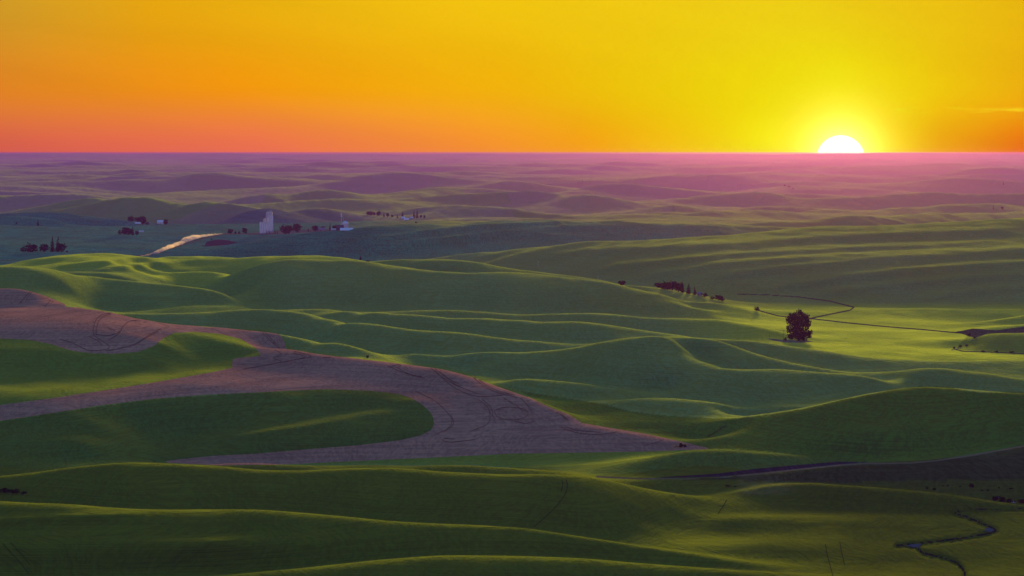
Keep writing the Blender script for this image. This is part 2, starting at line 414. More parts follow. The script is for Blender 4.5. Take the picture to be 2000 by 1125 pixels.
FAR = [
    ("-350,376 0,372 100,370 200,372 240,380 265,394", "-350,398 0,396 150,398 265,396", 14, 4.5),
    ("20,406 80,396 110,397 160,387 230,395 300,412", "20,412 100,413 160,418 300,416", 12, 4),
    ("-350,418 0,416 60,415 100,413 150,420 250,430 300,436", "-350,440 0,440 120,440 300,437", 11, 4),
    ("-350,432 0,425 40,426 70,428 110,434 170,440", "-350,444 0,446 170,446", 10, 3),
    ("240,398 320,387 420,388 500,400 570,412", "240,416 330,424 420,428 570,430", 12, 4.5),
    ("440,428 480,412 510,402 540,397 600,398 660,408 700,414 740,420", "440,433 520,434 600,431 740,428", 11, 4.5),
    ("470,382 515,371 545,372 585,392", "470,396 585,396", 20, 5),
    ("570,386 620,369 680,372 730,386", "570,394 730,392", 22, 4),
    ("700,400 740,392 800,376 840,368 880,363.5 930,367 980,371 1040,378 1100,385", "700,404 800,394 900,388 1000,388 1100,389", 14, 4),
    ("1000,386 1040,377.5 1090,377 1150,380.5 1200,386 1245,394", "1000,394 1100,404 1200,405 1245,400", 14, 4),
    ("740,414 790,403 835,393.5 880,398 940,402 1000,401 1080,408 1180,413 1240,409", "740,420 850,428 1000,428 1240,430", 14, 3.5),
    ("860,428 950,418 1020,414 1100,419 1180,424 1260,420", "860,430 1000,430 1260,431", 10, 3),
    ("1235,393 1265,383 1310,379 1350,375 1400,377 1440,378.5 1480,371 1520,377 1560,388", "1235,398 1350,394 1450,392 1560,393", 18, 4),
    ("1240,404 1275,396 1330,392 1390,399 1440,396 1500,389 1560,394 1600,401", "1240,410 1330,412 1450,408 1600,406", 18, 3.5),
    ("1230,418 1300,408 1360,412 1420,405 1500,404 1560,412", "1230,422 1400,426 1560,420", 16, 3.5),
    ("1550,412 1620,397 1690,413", "1550,418 1690,418", 18, 3.5),
    ("1680,415 1750,399 1830,396 1900,405 1980,399 2080,394 2300,392", "1680,419 1900,412 2300,402", 18, 3),
    ("1560,390 1610,383 1670,380 1720,374 1770,371 1800,368.5 1840,373 1880,376 1960,379 2040,374 2300,378", "1560,394 1700,392 1850,390 2300,390", 22, 4),
    ("1400,436 1500,432 1600,425 1700,418 1800,413 1900,410 2000,405 2300,390", "1400,438 1500,447 1600,442 1700,440 1850,433 2000,425 2300,410", 30, 3),
    ("0,352 90,346 180,350 260,344 330,351", "0,360 330,358", 40, 4),
    ("330,350 395,329 440,331 480,342 540,346", "330,358 540,356", 44, 5),
    ("600,356 690,344 760,338 850,342 905,352", "600,364 905,362", 40, 4.5),
    ("960,356 1010,346 1050,357", "960,364 1050,364", 40, 5),
    ("1080,366 1150,354 1260,356 1380,366", "1080,376 1380,374", 34, 4),
    ("1100,349 1300,347 1500,352 1600,350", "1100,354 1600,356", 48, 4),
    ("-350,338 60,338 150,334 280,333 330,341", "-350,343 330,344", 58, 4),
    ("540,340 690,331 800,334 950,333 1050,338", "540,343 1050,342", 58, 4),
    ("1250,340 1400,334 1700,336 1900,333 2300,338", "1250,344 2300,342", 58, 4),
    ("1700,352 1850,346 2000,349 2300,346", "1700,358 2300,356", 46, 4),
]
def zplain(py):
    """height of the open land seen at image height py"""
    lo, hi = 6000.0, 127900.0
    for _ in range(40):
        m = 0.5 * (lo + hi)
        if HOR + FPX * (EYE - zbase(m)) / m > py:
            lo = m
        else:
            hi = m
    return float(zbase(lo))


for c, f, zf, dg in FAR:
    f = L(f)
    hill(c, f, [(p[0], zplain(p[1])) for p in f], dg, step=40)
for py in (345, 335, 327, 319, 312, 306):
    z = zplain(py)
    for px in range(-350, 2351, 150):
        add_pt(px, dist_of(py, z), z + RNG.uniform(-3, 3))
SKY_D = 128000.0
SKYL = L("-350,300 0,299.6 120,300.2 260,301 330,300 500,301 900,301 1200,301.6 1560,301.6 1700,299.8 1800,299.2 1900,301 2000,301.6 2350,301")
for px in range(-350, 2351, 50):
    z = EYE - (ip(SKYL, px) - HOR) / FPX * SKY_D
    add_pt(px, SKY_D, z)
    add_pt(px, SKY_D * 1.02, z - 6)
    add_pt(px, SKY_D * 0.965, z - 12)
for px in range(-350, 2351, 150):
    for d in (900, 1500, 1900):
        add_pt(px, d, -4)


def solve_terrain():
    P = np.array(PTS)
    X = (P[:, 0] - 1000) / FPX * 1.45
    Y = np.log(P[:, 1])
    Z = P[:, 2] - zbase(P[:, 1])
    # merge near-coincident control points
    key = {}
    for i, (a, b) in enumerate(zip(np.round(X / 0.004).astype(int), np.round(Y / 0.0035).astype(int))):
        key.setdefault((a, b), []).append(i)
    idx = list(key.values())
    X = np.array([X[i].mean() for i in idx]); Y = np.array([Y[i].mean() for i in idx]); Z = np.array([Z[i].mean() for i in idx])
    n = len(X)
    S = 20.0
    def K(ax, ay, bx, by):
        r2 = ((ax[:, None] - bx[None]) * S) ** 2 + ((ay[:, None] - by[None]) * S) ** 2
        return 0.5 * r2 * np.log(r2 + 1e-9)
    A = np.zeros((n + 3, n + 3))
    A[:n, :n] = K(X, Y, X, Y) + np.eye(n) * 4e-3
    Q = np.stack([np.ones(n), X, Y], 1)
    A[:n, n:] = Q
    A[n:, :n] = Q.T
    w = np.linalg.solve(A, np.concatenate([Z, np.zeros(3)]))
    # evaluation lattice
    cpx = np.arange(-380, 2390, 16.0)
    cld = np.arange(math.log(850.0), math.log(SKY_D * 1.03), 0.009)
    gx = (cpx - 1000) / FPX * 1.45
    out = np.empty((len(cld), len(cpx)))
    Xf, Yf = X.astype(np.float32), Y.astype(np.float32)
    wf = w[:n].astype(np.float64)
    for r, ly in enumerate(cld):
        r2 = ((gx[:, None] - X[None]) * S) ** 2 + ((ly - Y[None]) * S) ** 2
        k = 0.5 * r2 * np.log(r2 + 1e-9)
        out[r] = k @ wf + w[n] + w[n + 1] * gx + w[n + 2] * ly
    return cpx, cld, out, n


def cubic_up(a, axis, coarse0, cstep, fine):
    """Catmull-Rom resampling of a along axis at positions fine"""
    a = np.moveaxis(a, axis, 0)
    t = (fine - coarse0) / cstep
    i = np.clip(np.floor(t).astype(int), 1, a.shape[0] - 3)
    f = (t - i)
    sh = (-1,) + (1,) * (a.ndim - 1)
    f = f.reshape(sh)
    p0, p1, p2, p3 = a[i - 1], a[i], a[i + 1], a[i + 2]
    # cubic B-spline would blur the crests; Catmull-Rom keeps them
    r = p1 + 0.5 * f * (p2 - p0 + f * (2 * p0 - 5 * p1 + 4 * p2 - p3 + f * (3 * (p1 - p2) + p3 - p0)))
    return np.moveaxis(r, 0, axis)


cpx, cld, ZC, n_ctrl = solve_terrain()
PX_STEP = 3.0
PX_IN = np.arange(-300.0, 2300.1, PX_STEP)
LD = np.concatenate([np.arange(math.log(900.0), math.log(2050.0), 0.01), np.arange(math.log(2050.0), math.log(13000.0), 0.0026), np.arange(math.log(13000.0), math.log(SKY_D), 0.004)])
Zi = cubic_up(ZC, 1, cpx[0], 16.0, PX_IN)
Zi = cubic_up(Zi, 0, cld[0], 0.009, LD)
DD = np.exp(LD)
Zi += zbase(DD)[:, None]


def gauss_rows(a, sig):
    n = int(3 * sig) + 1
    k = np.exp(-0.5 * (np.arange(-n, n + 1) / sig) ** 2)
    k /= k.sum()
    p = np.pad(a, ((n, n), (0, 0)), mode='edge')
    return sum(p[i:i + a.shape[0]] * k[i] for i in range(2 * n + 1))


Zi = gauss_rows(Zi, 2.2)
Zi = gauss_rows(Zi.T, 2.6).T.copy()


def img_y(Z):
    return HOR + FPX * (EYE - Z) / DD[:, None]


def spur(pts, amp, w, d0, d1):
    """low rounded rib following a line on a slope"""
    pts = L(pts)
    y = ip(pts, PX_IN)[None]
    x0, x1 = pts[0][0], pts[-1][0]
    t = np.clip((PX_IN - x0) / 60, 0, 1) * np.clip((x1 - PX_IN) / 60, 0, 1)
    PY = img_y(Zi)
    m = (DD > d0) & (DD < d1)
    q = (PY[m] - y) / w
    # steep side towards the viewer, long tail behind
    Zi[m] += amp * np.exp(-np.where(q > 0, q * 1.0, q * 0.6) ** 2) * t[None]


for pts, amp in (("1150,531 1250,519 1370,508 1500,499 1700,488 2000,478", 4.5), ("1235,548 1400,521 1500,513 1650,505 1850,497 2050,489", 4.5),
                 ("1380,545 1500,530 1600,521 1700,511 1800,506 1900,501 2100,488", 4), ("1480,568 1580,558 1650,545 1750,535 1850,527 1940,521 2100,516", 4.5),
                 ("1580,578 1640,572 1750,560 1850,549 1950,543 2100,534", 3.5), ("1780,588 1820,583 1900,573 2000,564 2100,555", 3),
                 ("1050,505 1150,494 1300,487 1450,480 1600,468 1800,460 2000,452", 4.5)):
    spur(pts, amp, 6.0, 6000, 8300)
for pts, amp in (("500,489 520,487 640,476 760,468 850,455 920,447 1000,444 1070,440 1150,437", 6), ("740,495 800,486 880,476 960,466 1050,463 1120,466 1200,472", 6), ("560,492 640,489 760,482 900,468 1000,455 1100,448 1250,446", 6)):
    spur(pts, amp, 4.0, 8300, 10600)
spur("330,873 380,866 500,850 600,836 640,827 700,815 745,811 800,806", 1.6, 7, 3000, 3500)
for pts, amp in (("60,531 100,526 250,512 420,503", 3.0), ("150,534 180,531 330,516 450,508", 3.0), ("20,519 110,508 220,505 300,504", 2.0)):
    spur(pts, amp, 4.0, 5900, 6700)
spur("-60,1023 0,1022 100,1018 200,1013 300,1008", 1.2, 7, 2250, 2700)
spur("300,1085 340,1080 400,1070 470,1060", 0.8, 8, 2150, 2600)

# smaller relief: far hill country and faint unevenness of the near fields
XW = (PX_IN - 1000)[None] / FPX * DD[:, None]
YW = np.repeat(DD[:, None], len(PX_IN), 1)


def far_relief(x, y):
    a = np.interp(y, [9500, 13000, 20000, 40000, 75000, 105000, 120000], [0, 9, 20, 36, 42, 30, 15])
    wx = x + 300 * perlin(x / 1500, y / 2600, 5)
    wy = y + 500 * perlin(x / 1500 + 9, y / 2600, 6)
    n = 1.15 * perlin(wx / 1500, wy / 2100, 1) + 0.5 * perlin(wx / 620 + 3, wy / 900, 2) + 0.16 * perlin(wx / 260, wy / 420, 3)
    return a * n * (0.55 + 0.9 * np.clip(0.5 + perlin(x / 2600, y / 5200, 15), 0, 1))


def near_relief(x, y):
    a = np.interp(y, [1500, 5000, 9000, 20000], [0.22, 0.4, 1.1, 2.2])
    return a * (perlin(x / 45, y / 110, 7) + 0.6 * perlin(x / 21 + 5, y / 60, 8))


quiet = np.clip((img_y(Zi) - 436) / 4, 0, 1) * np.clip((PX_IN - 700) / -60, 0, 1)[None] * (DD > 9500)[:, None]
Zi += far_relief(XW, YW) * (1 - quiet) + near_relief(XW, YW)

# ---------------------------------------------------- field outlines (signed distance in photo pixels)
PYg = img_y(Zi)
PXg = np.repeat(PX_IN[None], len(DD), 0)
DDg = YW


def seg_dist(pts, X, Y, closed=False):
    best = np.full(X.shape, 1e9)
    n = len(pts)
    for i in range(n if closed else n - 1):
        ax, ay = pts[i][:2]
        bx, by = pts[(i + 1) % n][:2]
        vx, vy = bx - ax, by - ay
        t = np.clip(((X - ax) * vx + (Y - ay) * vy) / (vx * vx + vy * vy + 1e-9), 0, 1)
        best = np.minimum(best, np.hypot(X - ax - t * vx, Y - ay - t * vy))
    return best


def inside(pts, X, Y):
    r = np.zeros(X.shape, bool)
    n = len(pts)
    for i in range(n):
        ax, ay = pts[i][:2]
        bx, by = pts[(i + 1) % n][:2]
        if ay == by:
            continue
        c = ((ay > Y) != (by > Y)) & (X < (bx - ax) * (Y - ay) / (by - ay) + ax)
        r ^= c
    return r


def window(d0, d1, py0=-1e9, py1=1e9, x0=-1e9, x1=1e9):
    rows = np.nonzero((DD > d0) & (DD < d1))[0]
    cols = np.nonzero((PX_IN > x0 - 12) & (PX_IN < x1 + 12))[0]
    return slice(rows[0], rows[-1] + 1), slice(cols[0], cols[-1] + 1)


def sd_poly(pts, d0, d1, dmax=None):
    pts = L(pts) if isinstance(pts, str) else pts
    S = np.full(PYg.shape, 50.0)
    w = window(d0, d1, x0=min(p[0] for p in pts), x1=max(p[0] for p in pts))
    X, Y = PXg[w], PYg[w]
    d = seg_dist(pts, X, Y, True)
    d = np.where(inside(pts, X, Y), -d, d)
    if dmax is not None:
        d = np.where(DDg[w] > dmax[w[1]][None], np.maximum(d, 5.0), d)
    S[w] = d
    return S


def sd_line(pts, hw, d0, d1):
    pts = L(pts)
    S = np.full(PYg.shape, 50.0)
    w = window(d0, d1, x0=min(p[0] for p in pts), x1=max(p[0] for p in pts))
    S[w] = seg_dist(pts, PXg[w], PYg[w]) - hw
    return S


CREEK = ["2060,994 2000,994 1950,993.5 1900,995 1875,997.5 1862,1000.5 1868,1004",
         "1866,1003 1885,1008 1910,1019 1938,1031 1946,1036 1935,1041 1910,1046 1880,1051 1830,1057 1790,1062 1752,1065.5",
         "1775,1066 1793,1071 1800,1079 1815,1083 1840,1089 1865,1097 1878,1108 1884,1118 1885,1135"]
cr = np.minimum.reduce([sd_line(c, 0.0, 2100, 2900) for c in CREEK])
carve = np.exp(-(cr / 5.0) ** 2) * 1.6
carve *= 0.75 + 0.5 * perlin(PXg / 9.0, PYg / 4.0, 51)
Zi -= carve
for pts in ("1300,934 1400,928.5 1480,920 1560,911.5 1640,904 1690,903", "300,900 420,891 500,886.5 600,878 700,870 780,860.5 820,851.5 842,840"):
    Zi -= np.exp(-(sd_line(pts, 0.0, 2850, 3300) / 2.2) ** 2) * 0.9
Z_LINE = img_y(Zi)          # for looking up points on the land

SOIL_OUT = L("-420,578 0,559.5 30,559.5 60,563.5 100,575.5 131,586.5 126,599 180,602 230,610 270,619 330,630 400,638.5 480,640.5 520,642.5 541,649 556,665 571,681 620,687 660,694 720,701 790,708 850,715 900,725 940,737 985,754 1020,767 1050,784 1080,798 1110,809 1137,826 1200,837 1260,847 1330,862 1385,875.5 1380,877.5 1250,882 1130,884 1000,886 900,891 750,898 640,903 560,907 430,909 330,904 322,901 350,897 420,890 500,886 600,877.5 700,869.5 780,860 820,851 842,840 848,828 845,812 836,800 820,787 800,776 780,770 750,765.5 720,763 640,760 560,763 500,766.5 400,771 300,779 200,791 100,807 0,822 -420,862")
P2 = L("-420,655 0,661 60,664 100,672 140,685 180,690 220,691 270,687 300,676 320,660 340,650 380,648 430,652 470,662 500,680 510,695 457,700 453,708 454,718 420,726 300,747 200,763 100,778 0,791 -420,832")
S0_D = 4850.0
soil_dmax = np.array([dist_of(ip(S_CREST, p), ip(S_Z, p)) * 1.03 if p > 165 else S0_D for p in PX_IN])
PYg = img_y(Zi)
sd_soil = np.maximum(sd_poly(SOIL_OUT, 2860, 4900, soil_dmax), -sd_poly(P2, 2860, 4900))

REGIONS = [
    ('ploughed_field', sd_soil),
    ('dirt_road', np.minimum(sd_line("1165,931 1250,935 1330,935 1400,933 1480,925.5 1560,917 1640,908.5 1690,905 1740,905 1780,904 1830,899.5 1900,889 1950,880 2000,871 2110,852", 1.5, 2750, 3320),
                             sd_line("250,504 300,495 340,483 400,465 440,456.5 500,456.5", 1.3, 6700, 12500))),
    ('bare_bank', sd_poly("1290,932 1400,925 1480,915 1560,908 1640,901.5 1690,902.5 1715,905 1690,904 1640,907.2 1560,915.6 1480,924 1400,931.3 1290,934", 2750, 3320)),
    ('creek_bed', np.minimum.reduce([sd_line(CREEK[0], 1.8, 2100, 2900), sd_line(CREEK[1], 1.9, 2100, 2900), sd_line(CREEK[2], 2.0, 2100, 2900)])),
    ('field_ditch', np.minimum.reduce([sd_line("1440,574 1500,576 1560,580 1620,588 1668,600 1660,606 1620,614 1582,622", 1.25, 4500, 6600),
                                       sd_line("1480,606 1520,617 1560,621 1590,623 1650,630 1720,637 1800,643.5 1870,650 1893,652", 1.1, 4500, 6600),
                                       sd_line("1862,681 1880,686 1930,687.5 2000,691 2100,694", 1.0, 4400, 5600),
                                       sd_poly("1868,648 1900,641.5 1945,645 2005,637 2105,625 2105,645 2005,650 1930,651 1905,660 1890,656", 4500, 6200)])),
    ('gravel_patch', np.minimum(sd_poly("1495,660.5 1530,663.5 1575,665 1590,667 1565,669.5 1535,669 1510,665.5", 4400, 5600),
                                sd_poly("482,456 520,451.5 560,449.5 640,447 690,445.5 690,448 620,452.5 560,457 520,459 482,459", 9000, 13500))),
    ('fallow_patch', sd_poly("398,482 404,472 425,467.5 447,469.5 464,474 440,479", 7000, 12000)),
]

# ---------------------------------------------------- crop colour of each field, some with haze
COLR = np.empty(PYg.shape + (3,))


def ramp01(v, a, b):
    t = np.clip((v - a) / (b - a), 0, 1)
    return t * t * (3 - 2 * t)


def blend(w, c):
    COLR[:] = COLR * (1 - w[..., None]) + np.array(c) * w[..., None]


def paint(mask, c):
    COLR[mask] = c


paint(np.ones(PYg.shape, bool), (0.018, 0.098, 0.050))  # default green, with the haze's blue put in for the middle hills
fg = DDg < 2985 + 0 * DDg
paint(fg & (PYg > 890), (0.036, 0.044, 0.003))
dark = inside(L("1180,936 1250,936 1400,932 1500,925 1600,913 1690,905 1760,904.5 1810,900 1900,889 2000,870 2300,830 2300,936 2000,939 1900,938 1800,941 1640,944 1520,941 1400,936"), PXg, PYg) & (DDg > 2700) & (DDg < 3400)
paint(dark, (0.030, 0.036, 0.016))  # shade put into the colour of this slope
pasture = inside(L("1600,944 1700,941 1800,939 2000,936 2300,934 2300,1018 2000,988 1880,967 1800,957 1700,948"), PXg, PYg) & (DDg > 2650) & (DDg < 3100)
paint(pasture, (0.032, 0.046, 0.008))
paint(inside(SOIL_OUT + [], PXg, PYg) & (DDg > 2860) & (DDg < 4900), (0.026, 0.095, 0.022))
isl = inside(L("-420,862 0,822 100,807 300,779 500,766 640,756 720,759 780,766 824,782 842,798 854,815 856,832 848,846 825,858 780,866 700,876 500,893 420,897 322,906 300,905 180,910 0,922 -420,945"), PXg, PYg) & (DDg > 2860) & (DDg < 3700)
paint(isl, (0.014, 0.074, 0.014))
p2m = inside(P2, PXg, PYg) & (DDg > 2900) & (DDg < 4300)
paint(p2m, (0.022, 0.088, 0.014))
mound = ramp01(DDg, 2480, 2540) * ramp01(DDg, 2900, 2800) * ramp01(PXg, 1425, 1460) * ramp01(PXg, 1580, 1510) * ramp01(PYg, 970, 962)
blend(mound, (0.085, 0.055, 0.022))
strip = inside(L("560,908 640,903 750,898 900,891 1000,886 1130,884 1250,882 1380,877 1420,876 1500,881 1560,889 1690,900 1640,901 1400,925 1180,932 1100,920 920,907 700,906"), PXg, PYg) & (DDg > 2860) & (DDg < 3400)
paint(strip, (0.026, 0.088, 0.018))
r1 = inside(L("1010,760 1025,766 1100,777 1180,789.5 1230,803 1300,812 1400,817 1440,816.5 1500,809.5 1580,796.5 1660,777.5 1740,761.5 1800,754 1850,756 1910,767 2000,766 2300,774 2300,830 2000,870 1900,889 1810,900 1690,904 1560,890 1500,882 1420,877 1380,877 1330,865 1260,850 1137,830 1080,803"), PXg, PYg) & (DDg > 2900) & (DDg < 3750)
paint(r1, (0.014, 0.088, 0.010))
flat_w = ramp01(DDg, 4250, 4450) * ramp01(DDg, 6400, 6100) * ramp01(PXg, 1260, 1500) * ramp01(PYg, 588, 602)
blend(flat_w, (0.150, 0.115, 0.016))  # sunlit yellow put into the colour of the valley flat
wg = inside(L("1865,682 1890,656 1930,650 2000,650 2300,648 2300,696 2000,691 1930,687"), PXg, PYg) & (DDg > 4300) & (DDg < 6300)
paint(wg, (0.034, 0.085, 0.018))
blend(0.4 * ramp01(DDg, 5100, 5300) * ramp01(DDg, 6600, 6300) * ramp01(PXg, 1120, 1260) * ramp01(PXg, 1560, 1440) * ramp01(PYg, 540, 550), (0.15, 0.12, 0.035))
y1_w = ramp01(DDg, 5850, 6000) * ramp01(DDg, 7200, 6800) * ramp01(PXg, 800, 640)
blend(y1_w, (0.085, 0.120, 0.022))  # sunlight on this hill put into its yellower green
blend(ramp01(DDg, 4850, 4950) * ramp01(DDg, 6000, 5850) * ramp01(PXg, 600, 460), (0.016, 0.104, 0.038))
vl_w = ramp01(DDg, 7600, 8400) * ramp01(DDg, 15500, 13800) * ramp01(PXg, 1000, 600)
blend(vl_w, (0.012, 0.210, 0.115))  # teal of the haze put into the left valley's crop colour
t1_w = ramp01(DDg, 8000, 8600) * ramp01(DDg, 10500, 9800) * ramp01(PXg, 250, 500) * ramp01(PXg, 1600, 1300) * ramp01(PYg, 510, 495)
blend(t1_w, (0.010, 0.190, 0.095))  # same haze teal put into the colour of this hill
# far country: patchwork of wheat, fallow and stubble, haze purple put into the colours
fx, fy = XW / 520.0, YW / 2200.0
fxw = fx + 0.35 * perlin(fx * 0.7, fy * 0.7, 21)
fyw = fy + 0.35 * perlin(fx * 0.7 + 7, fy * 0.7, 22)
cell = (np.floor(fxw + 0.5 * np.floor(fyw)).astype(int) * 7919 + np.floor(fyw).astype(int) * 104729) % 997
pick = (cell * 0.6180339) % 1.0
pal = np.array([(0.045, 0.110, 0.070), (0.060, 0.120, 0.070), (0.050, 0.085, 0.070), (0.15, 0.12, 0.10), (0.21, 0.085, 0.13), (0.16, 0.075, 0.12)])
sel = pal[np.minimum((pick * 6).astype(int), 5)]
farm = np.clip((DDg - 12500) / 2500, 0, 1)[..., None]
COLR[:] = COLR * (1 - farm) + sel * farm
SHE = np.ones(PYg.shape)
SHE[DDg < 2985] = 0.56
SHE *= 1 - 0.4 * ramp01(DDg, 3000, 2950) * ramp01(PXg, 1300, 1700)
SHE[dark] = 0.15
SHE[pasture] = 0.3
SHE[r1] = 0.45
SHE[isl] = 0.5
SHE[p2m] = 0.72
SHE += 0.6 * flat_w * ~wg  # extra sheen adds to the flat's sunlit look
SHE += 0.4 * y1_w
SHE = SHE * (1 - 0.88 * vl_w) * (1 - 0.5 * t1_w) * (1 - 0.1 * np.clip((DDg - 12000) / 4000, 0, 1))
COLR *= (1 + 0.10 * perlin(XW / 60, YW / 260, 31) + 0.06 * perlin(XW / 23, YW / 90, 32))[..., None]

# ---------------------------------------------------- one grid, cut along the field outlines
out_px = np.array([-330., -390, -480, -620, -850, -1250, -1900, -3000])
PXF = np.concatenate([out_px[::-1], PX_IN, 2000 - out_px])
nl = len(out_px)


def widen(a, fill=None):
    return np.concatenate([np.repeat(a[:, :1], nl, 1), a, np.repeat(a[:, -1:], nl, 1)], 1)


ZF = widen(Zi)
fade = np.clip(np.maximum(-300 - PXF, PXF - 2300) / 600.0, 0, 1)[None]
XF = (PXF - 1000)[None] / FPX * DD[:, None]
YF = np.repeat(DD[:, None], len(PXF), 1)
roll = zbase(DD)[:, None] + 14 + 14 * perlin(XF / 420, YF / 520, 41) * np.interp(YF, [2000, 100000, 120000], [1, 1, 0])
ZF = ZF * (1 - fade) + roll * fade
# close rows before the first and a drop behind the last ridge
near_d = np.array([120., 350, 600])
XF = np.concatenate([(PXF - 1000)[None] / FPX * near_d[:, None], XF, (PXF - 1000)[None] / FPX * np.array([[SKY_D * 1.004]])])
YF = np.concatenate([np.repeat(near_d[:, None], len(PXF), 1), YF, np.full((1, len(PXF)), SKY_D * 1.004)])
ZF = np.concatenate([np.full((3, len(PXF)), -4.0), ZF, ZF[-1:] - 25])
CF = np.concatenate([np.repeat(COLR[:, :1], nl, 1), COLR, np.repeat(COLR[:, -1:], nl, 1)], 1)
CF = np.concatenate([np.repeat(CF[:1], 3, 0), CF, CF[-1:]])
SDF = []
for nm, sd in REGIONS:
    q = widen(sd)
    q[:, :nl] = np.where(q[:, nl:nl + 1] < 0, q[:, nl:nl + 1], 50)
    q[:, -nl:] = np.where(q[:, -nl - 1:-nl] < 0, q[:, -nl - 1:-nl], 50)
    SDF.append(np.concatenate([np.full((3, q.shape[1]), 50.0), q, np.full((1, q.shape[1]), 50.0)]))
NR, NC = ZF.shape
VP = np.stack([XF, YF, ZF], -1).reshape(-1, 3)
# analytic-style normals from the grid so that cut pieces shade as one surface
tu = np.empty((NR, NC, 3)); tv = np.empty((NR, NC, 3))
G3 = VP.reshape(NR, NC, 3)
tu[:, 1:-1] = G3[:, 2:] - G3[:, :-2]; tu[:, 0] = G3[:, 1] - G3[:, 0]; tu[:, -1] = G3[:, -1] - G3[:, -2]
tv[1:-1] = G3[2:] - G3[:-2]; tv[0] = G3[1] - G3[0]; tv[-1] = G3[-1] - G3[-2]
NRM = np.cross(tu, tv).reshape(-1, 3)
NRM /= np.linalg.norm(NRM, axis=1, keepdims=True)
SH_ = np.concatenate([np.repeat(SHE[:, :1], nl, 1), SHE, np.repeat(SHE[:, -1:], nl, 1)], 1)
SH_ = np.concatenate([np.repeat(SH_[:1], 3, 0), SH_, SH_[-1:]])
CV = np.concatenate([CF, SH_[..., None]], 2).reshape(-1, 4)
SV = np.stack([s.reshape(-1) for s in SDF], 1)

qi = (np.arange(NR - 1)[:, None] * NC + np.arange(NC - 1)[None]).reshape(-1)
QUADS = np.stack([qi, qi + 1, qi + NC + 1, qi + NC], 1)
label = np.full(len(QUADS), -1)
mixed = np.zeros(len(QUADS), bool)
for k in range(len(REGIONS)):
    neg = (SV[:, k] < 0)[QUADS]
    al, an = neg.all(1), neg.any(1)
    label = np.where((label < 0) & al & ~mixed, k, label)
    mixed |= an & ~al & (label < 0)
extraP, extraN, extraC, extraS, ecache = [], [], [], [], {}
tri_by = {k: [] for k in range(-1, len(REGIONS))}


def cut_vert(a, b, k, getS):
    key = (min(a, b), max(a, b), k)
    if key in ecache:
        return ecache[key]
    a, b = key[0], key[1]
    sa, sb = getS(a)[k], getS(b)[k]
    t = sa / (sa - sb)
    f = lambda arr, ex, i: arr[i] if i < len(arr) else ex[i - len(arr)]
    extraP.append(f(VP, extraP, a) * (1 - t) + f(VP, extraP, b) * t)
    nn = f(NRM, extraN, a) * (1 - t) + f(NRM, extraN, b) * t
    extraN.append(nn / np.linalg.norm(nn))
    extraC.append(f(CV, extraC, a) * (1 - t) + f(CV, extraC, b) * t)
    sv = getS(a) * (1 - t) + getS(b) * t
    sv[k] = 0.0
    extraS.append(sv)
    ecache[key] = len(VP) + len(extraP) - 1
    return ecache[key]


def gS(i):
    return SV[i] if i < len(SV) else extraS[i - len(SV)]


for q in QUADS[mixed]:
    polys = [list(map(int, q))]
    for k in range(len(REGIONS)):
        rest = []
        for poly in polys:
            s = [gS(v)[k] for v in poly]
            if all(x <= 0 for x in s) and any(x < 0 for x in s):
                tri_by[k].append(poly)
                continue
            if all(x >= 0 for x in s):
                rest.append(poly)
                continue
            pin, pout = [], []
            m = len(poly)
            for i in range(m):
                a, b, sa, sb = poly[i], poly[(i + 1) % m], s[i], s[(i + 1) % m]
                if sa <= 0:
                    pin.append(a)
                if sa >= 0:
                    pout.append(a)
                if sa * sb < 0:
                    c = cut_vert(a, b, k, gS)
                    pin.append(c)
                    pout.append(c)
            if len(pin) > 2:
                tri_by[k].append(pin)
            if len(pout) > 2:
                rest.append(pout)
        polys = rest
    for poly in polys:
        tri_by[-1].append(poly)
ALLP = np.concatenate([VP, np.array(extraP).reshape(-1, 3)])
ALLN = np.concatenate([NRM, np.array(extraN).reshape(-1, 3)])
ALLC = np.concatenate([CV, np.array(extraC).reshape(-1, 4)])


def land_mesh(name, quads, polys, mat):
    loops = [quads.reshape(-1)]
    starts = list(np.arange(len(quads)) * 4)
    off = len(quads) * 4
    pl = []
    for p in polys:
        starts.append(off)
        off += len(p)
        pl.extend(p)
    loops = np.concatenate([quads.reshape(-1), np.array(pl, dtype=np.int64)]).astype(np.int64)
    used, inv = np.unique(loops, return_inverse=True)
    me = bpy.data.meshes.new(name)
    me.vertices.add(len(used))
    me.vertices.foreach_set('co', ALLP[used].astype(np.float32).reshape(-1))
    me.loops.add(len(loops))
    me.loops.foreach_set('vertex_index', inv.astype(np.int32).reshape(-1))
    me.polygons.add(len(starts))
    me.polygons.foreach_set('loop_start', np.array(starts, dtype=np.int32))
    at = me.attributes.new('crop', 'FLOAT_COLOR', 'POINT')
    at.data.foreach_set('color', ALLC[used].astype(np.float32).reshape(-1))
    me.update(calc_edges=True)
    me.shade_smooth()
    me.normals_split_custom_set_from_vertices(ALLN[used].astype(np.float32))
    me.materials.append(mat)
    o = bpy.data.objects.new(name, me)
    COL.objects.link(o)
    o['kind'] = 'structure'
    return o


# ------------------------------------------------------------------ land materials
def new_mat(name):
    m = bpy.data.materials.new(name)
    m.use_nodes = True
    return m, NT(m.node_tree)


def scaled(T, vec, sx, sy, sz=1.0, rot=0.0):
    mp = T.n('ShaderNodeMapping')
    mp.inputs['Scale'].default_value = (sx, sy, sz)
    mp.inputs['Rotation'].default_value = (0, 0, rot)
    T.link(vec, mp.inputs['Vector'])
    return mp.outputs[0]


def noise(T, vec, scale=1.0, detail=3.0, rough=0.55):
    nz = T.n('ShaderNodeTexNoise', noise_dimensions='2D')
    nz.inputs['Scale'].default_value = scale
    nz.inputs['Detail'].default_value = detail
    nz.inputs['Roughness'].default_value = rough
    T.link(vec, nz.inputs['Vector'])
    return nz.outputs[0]


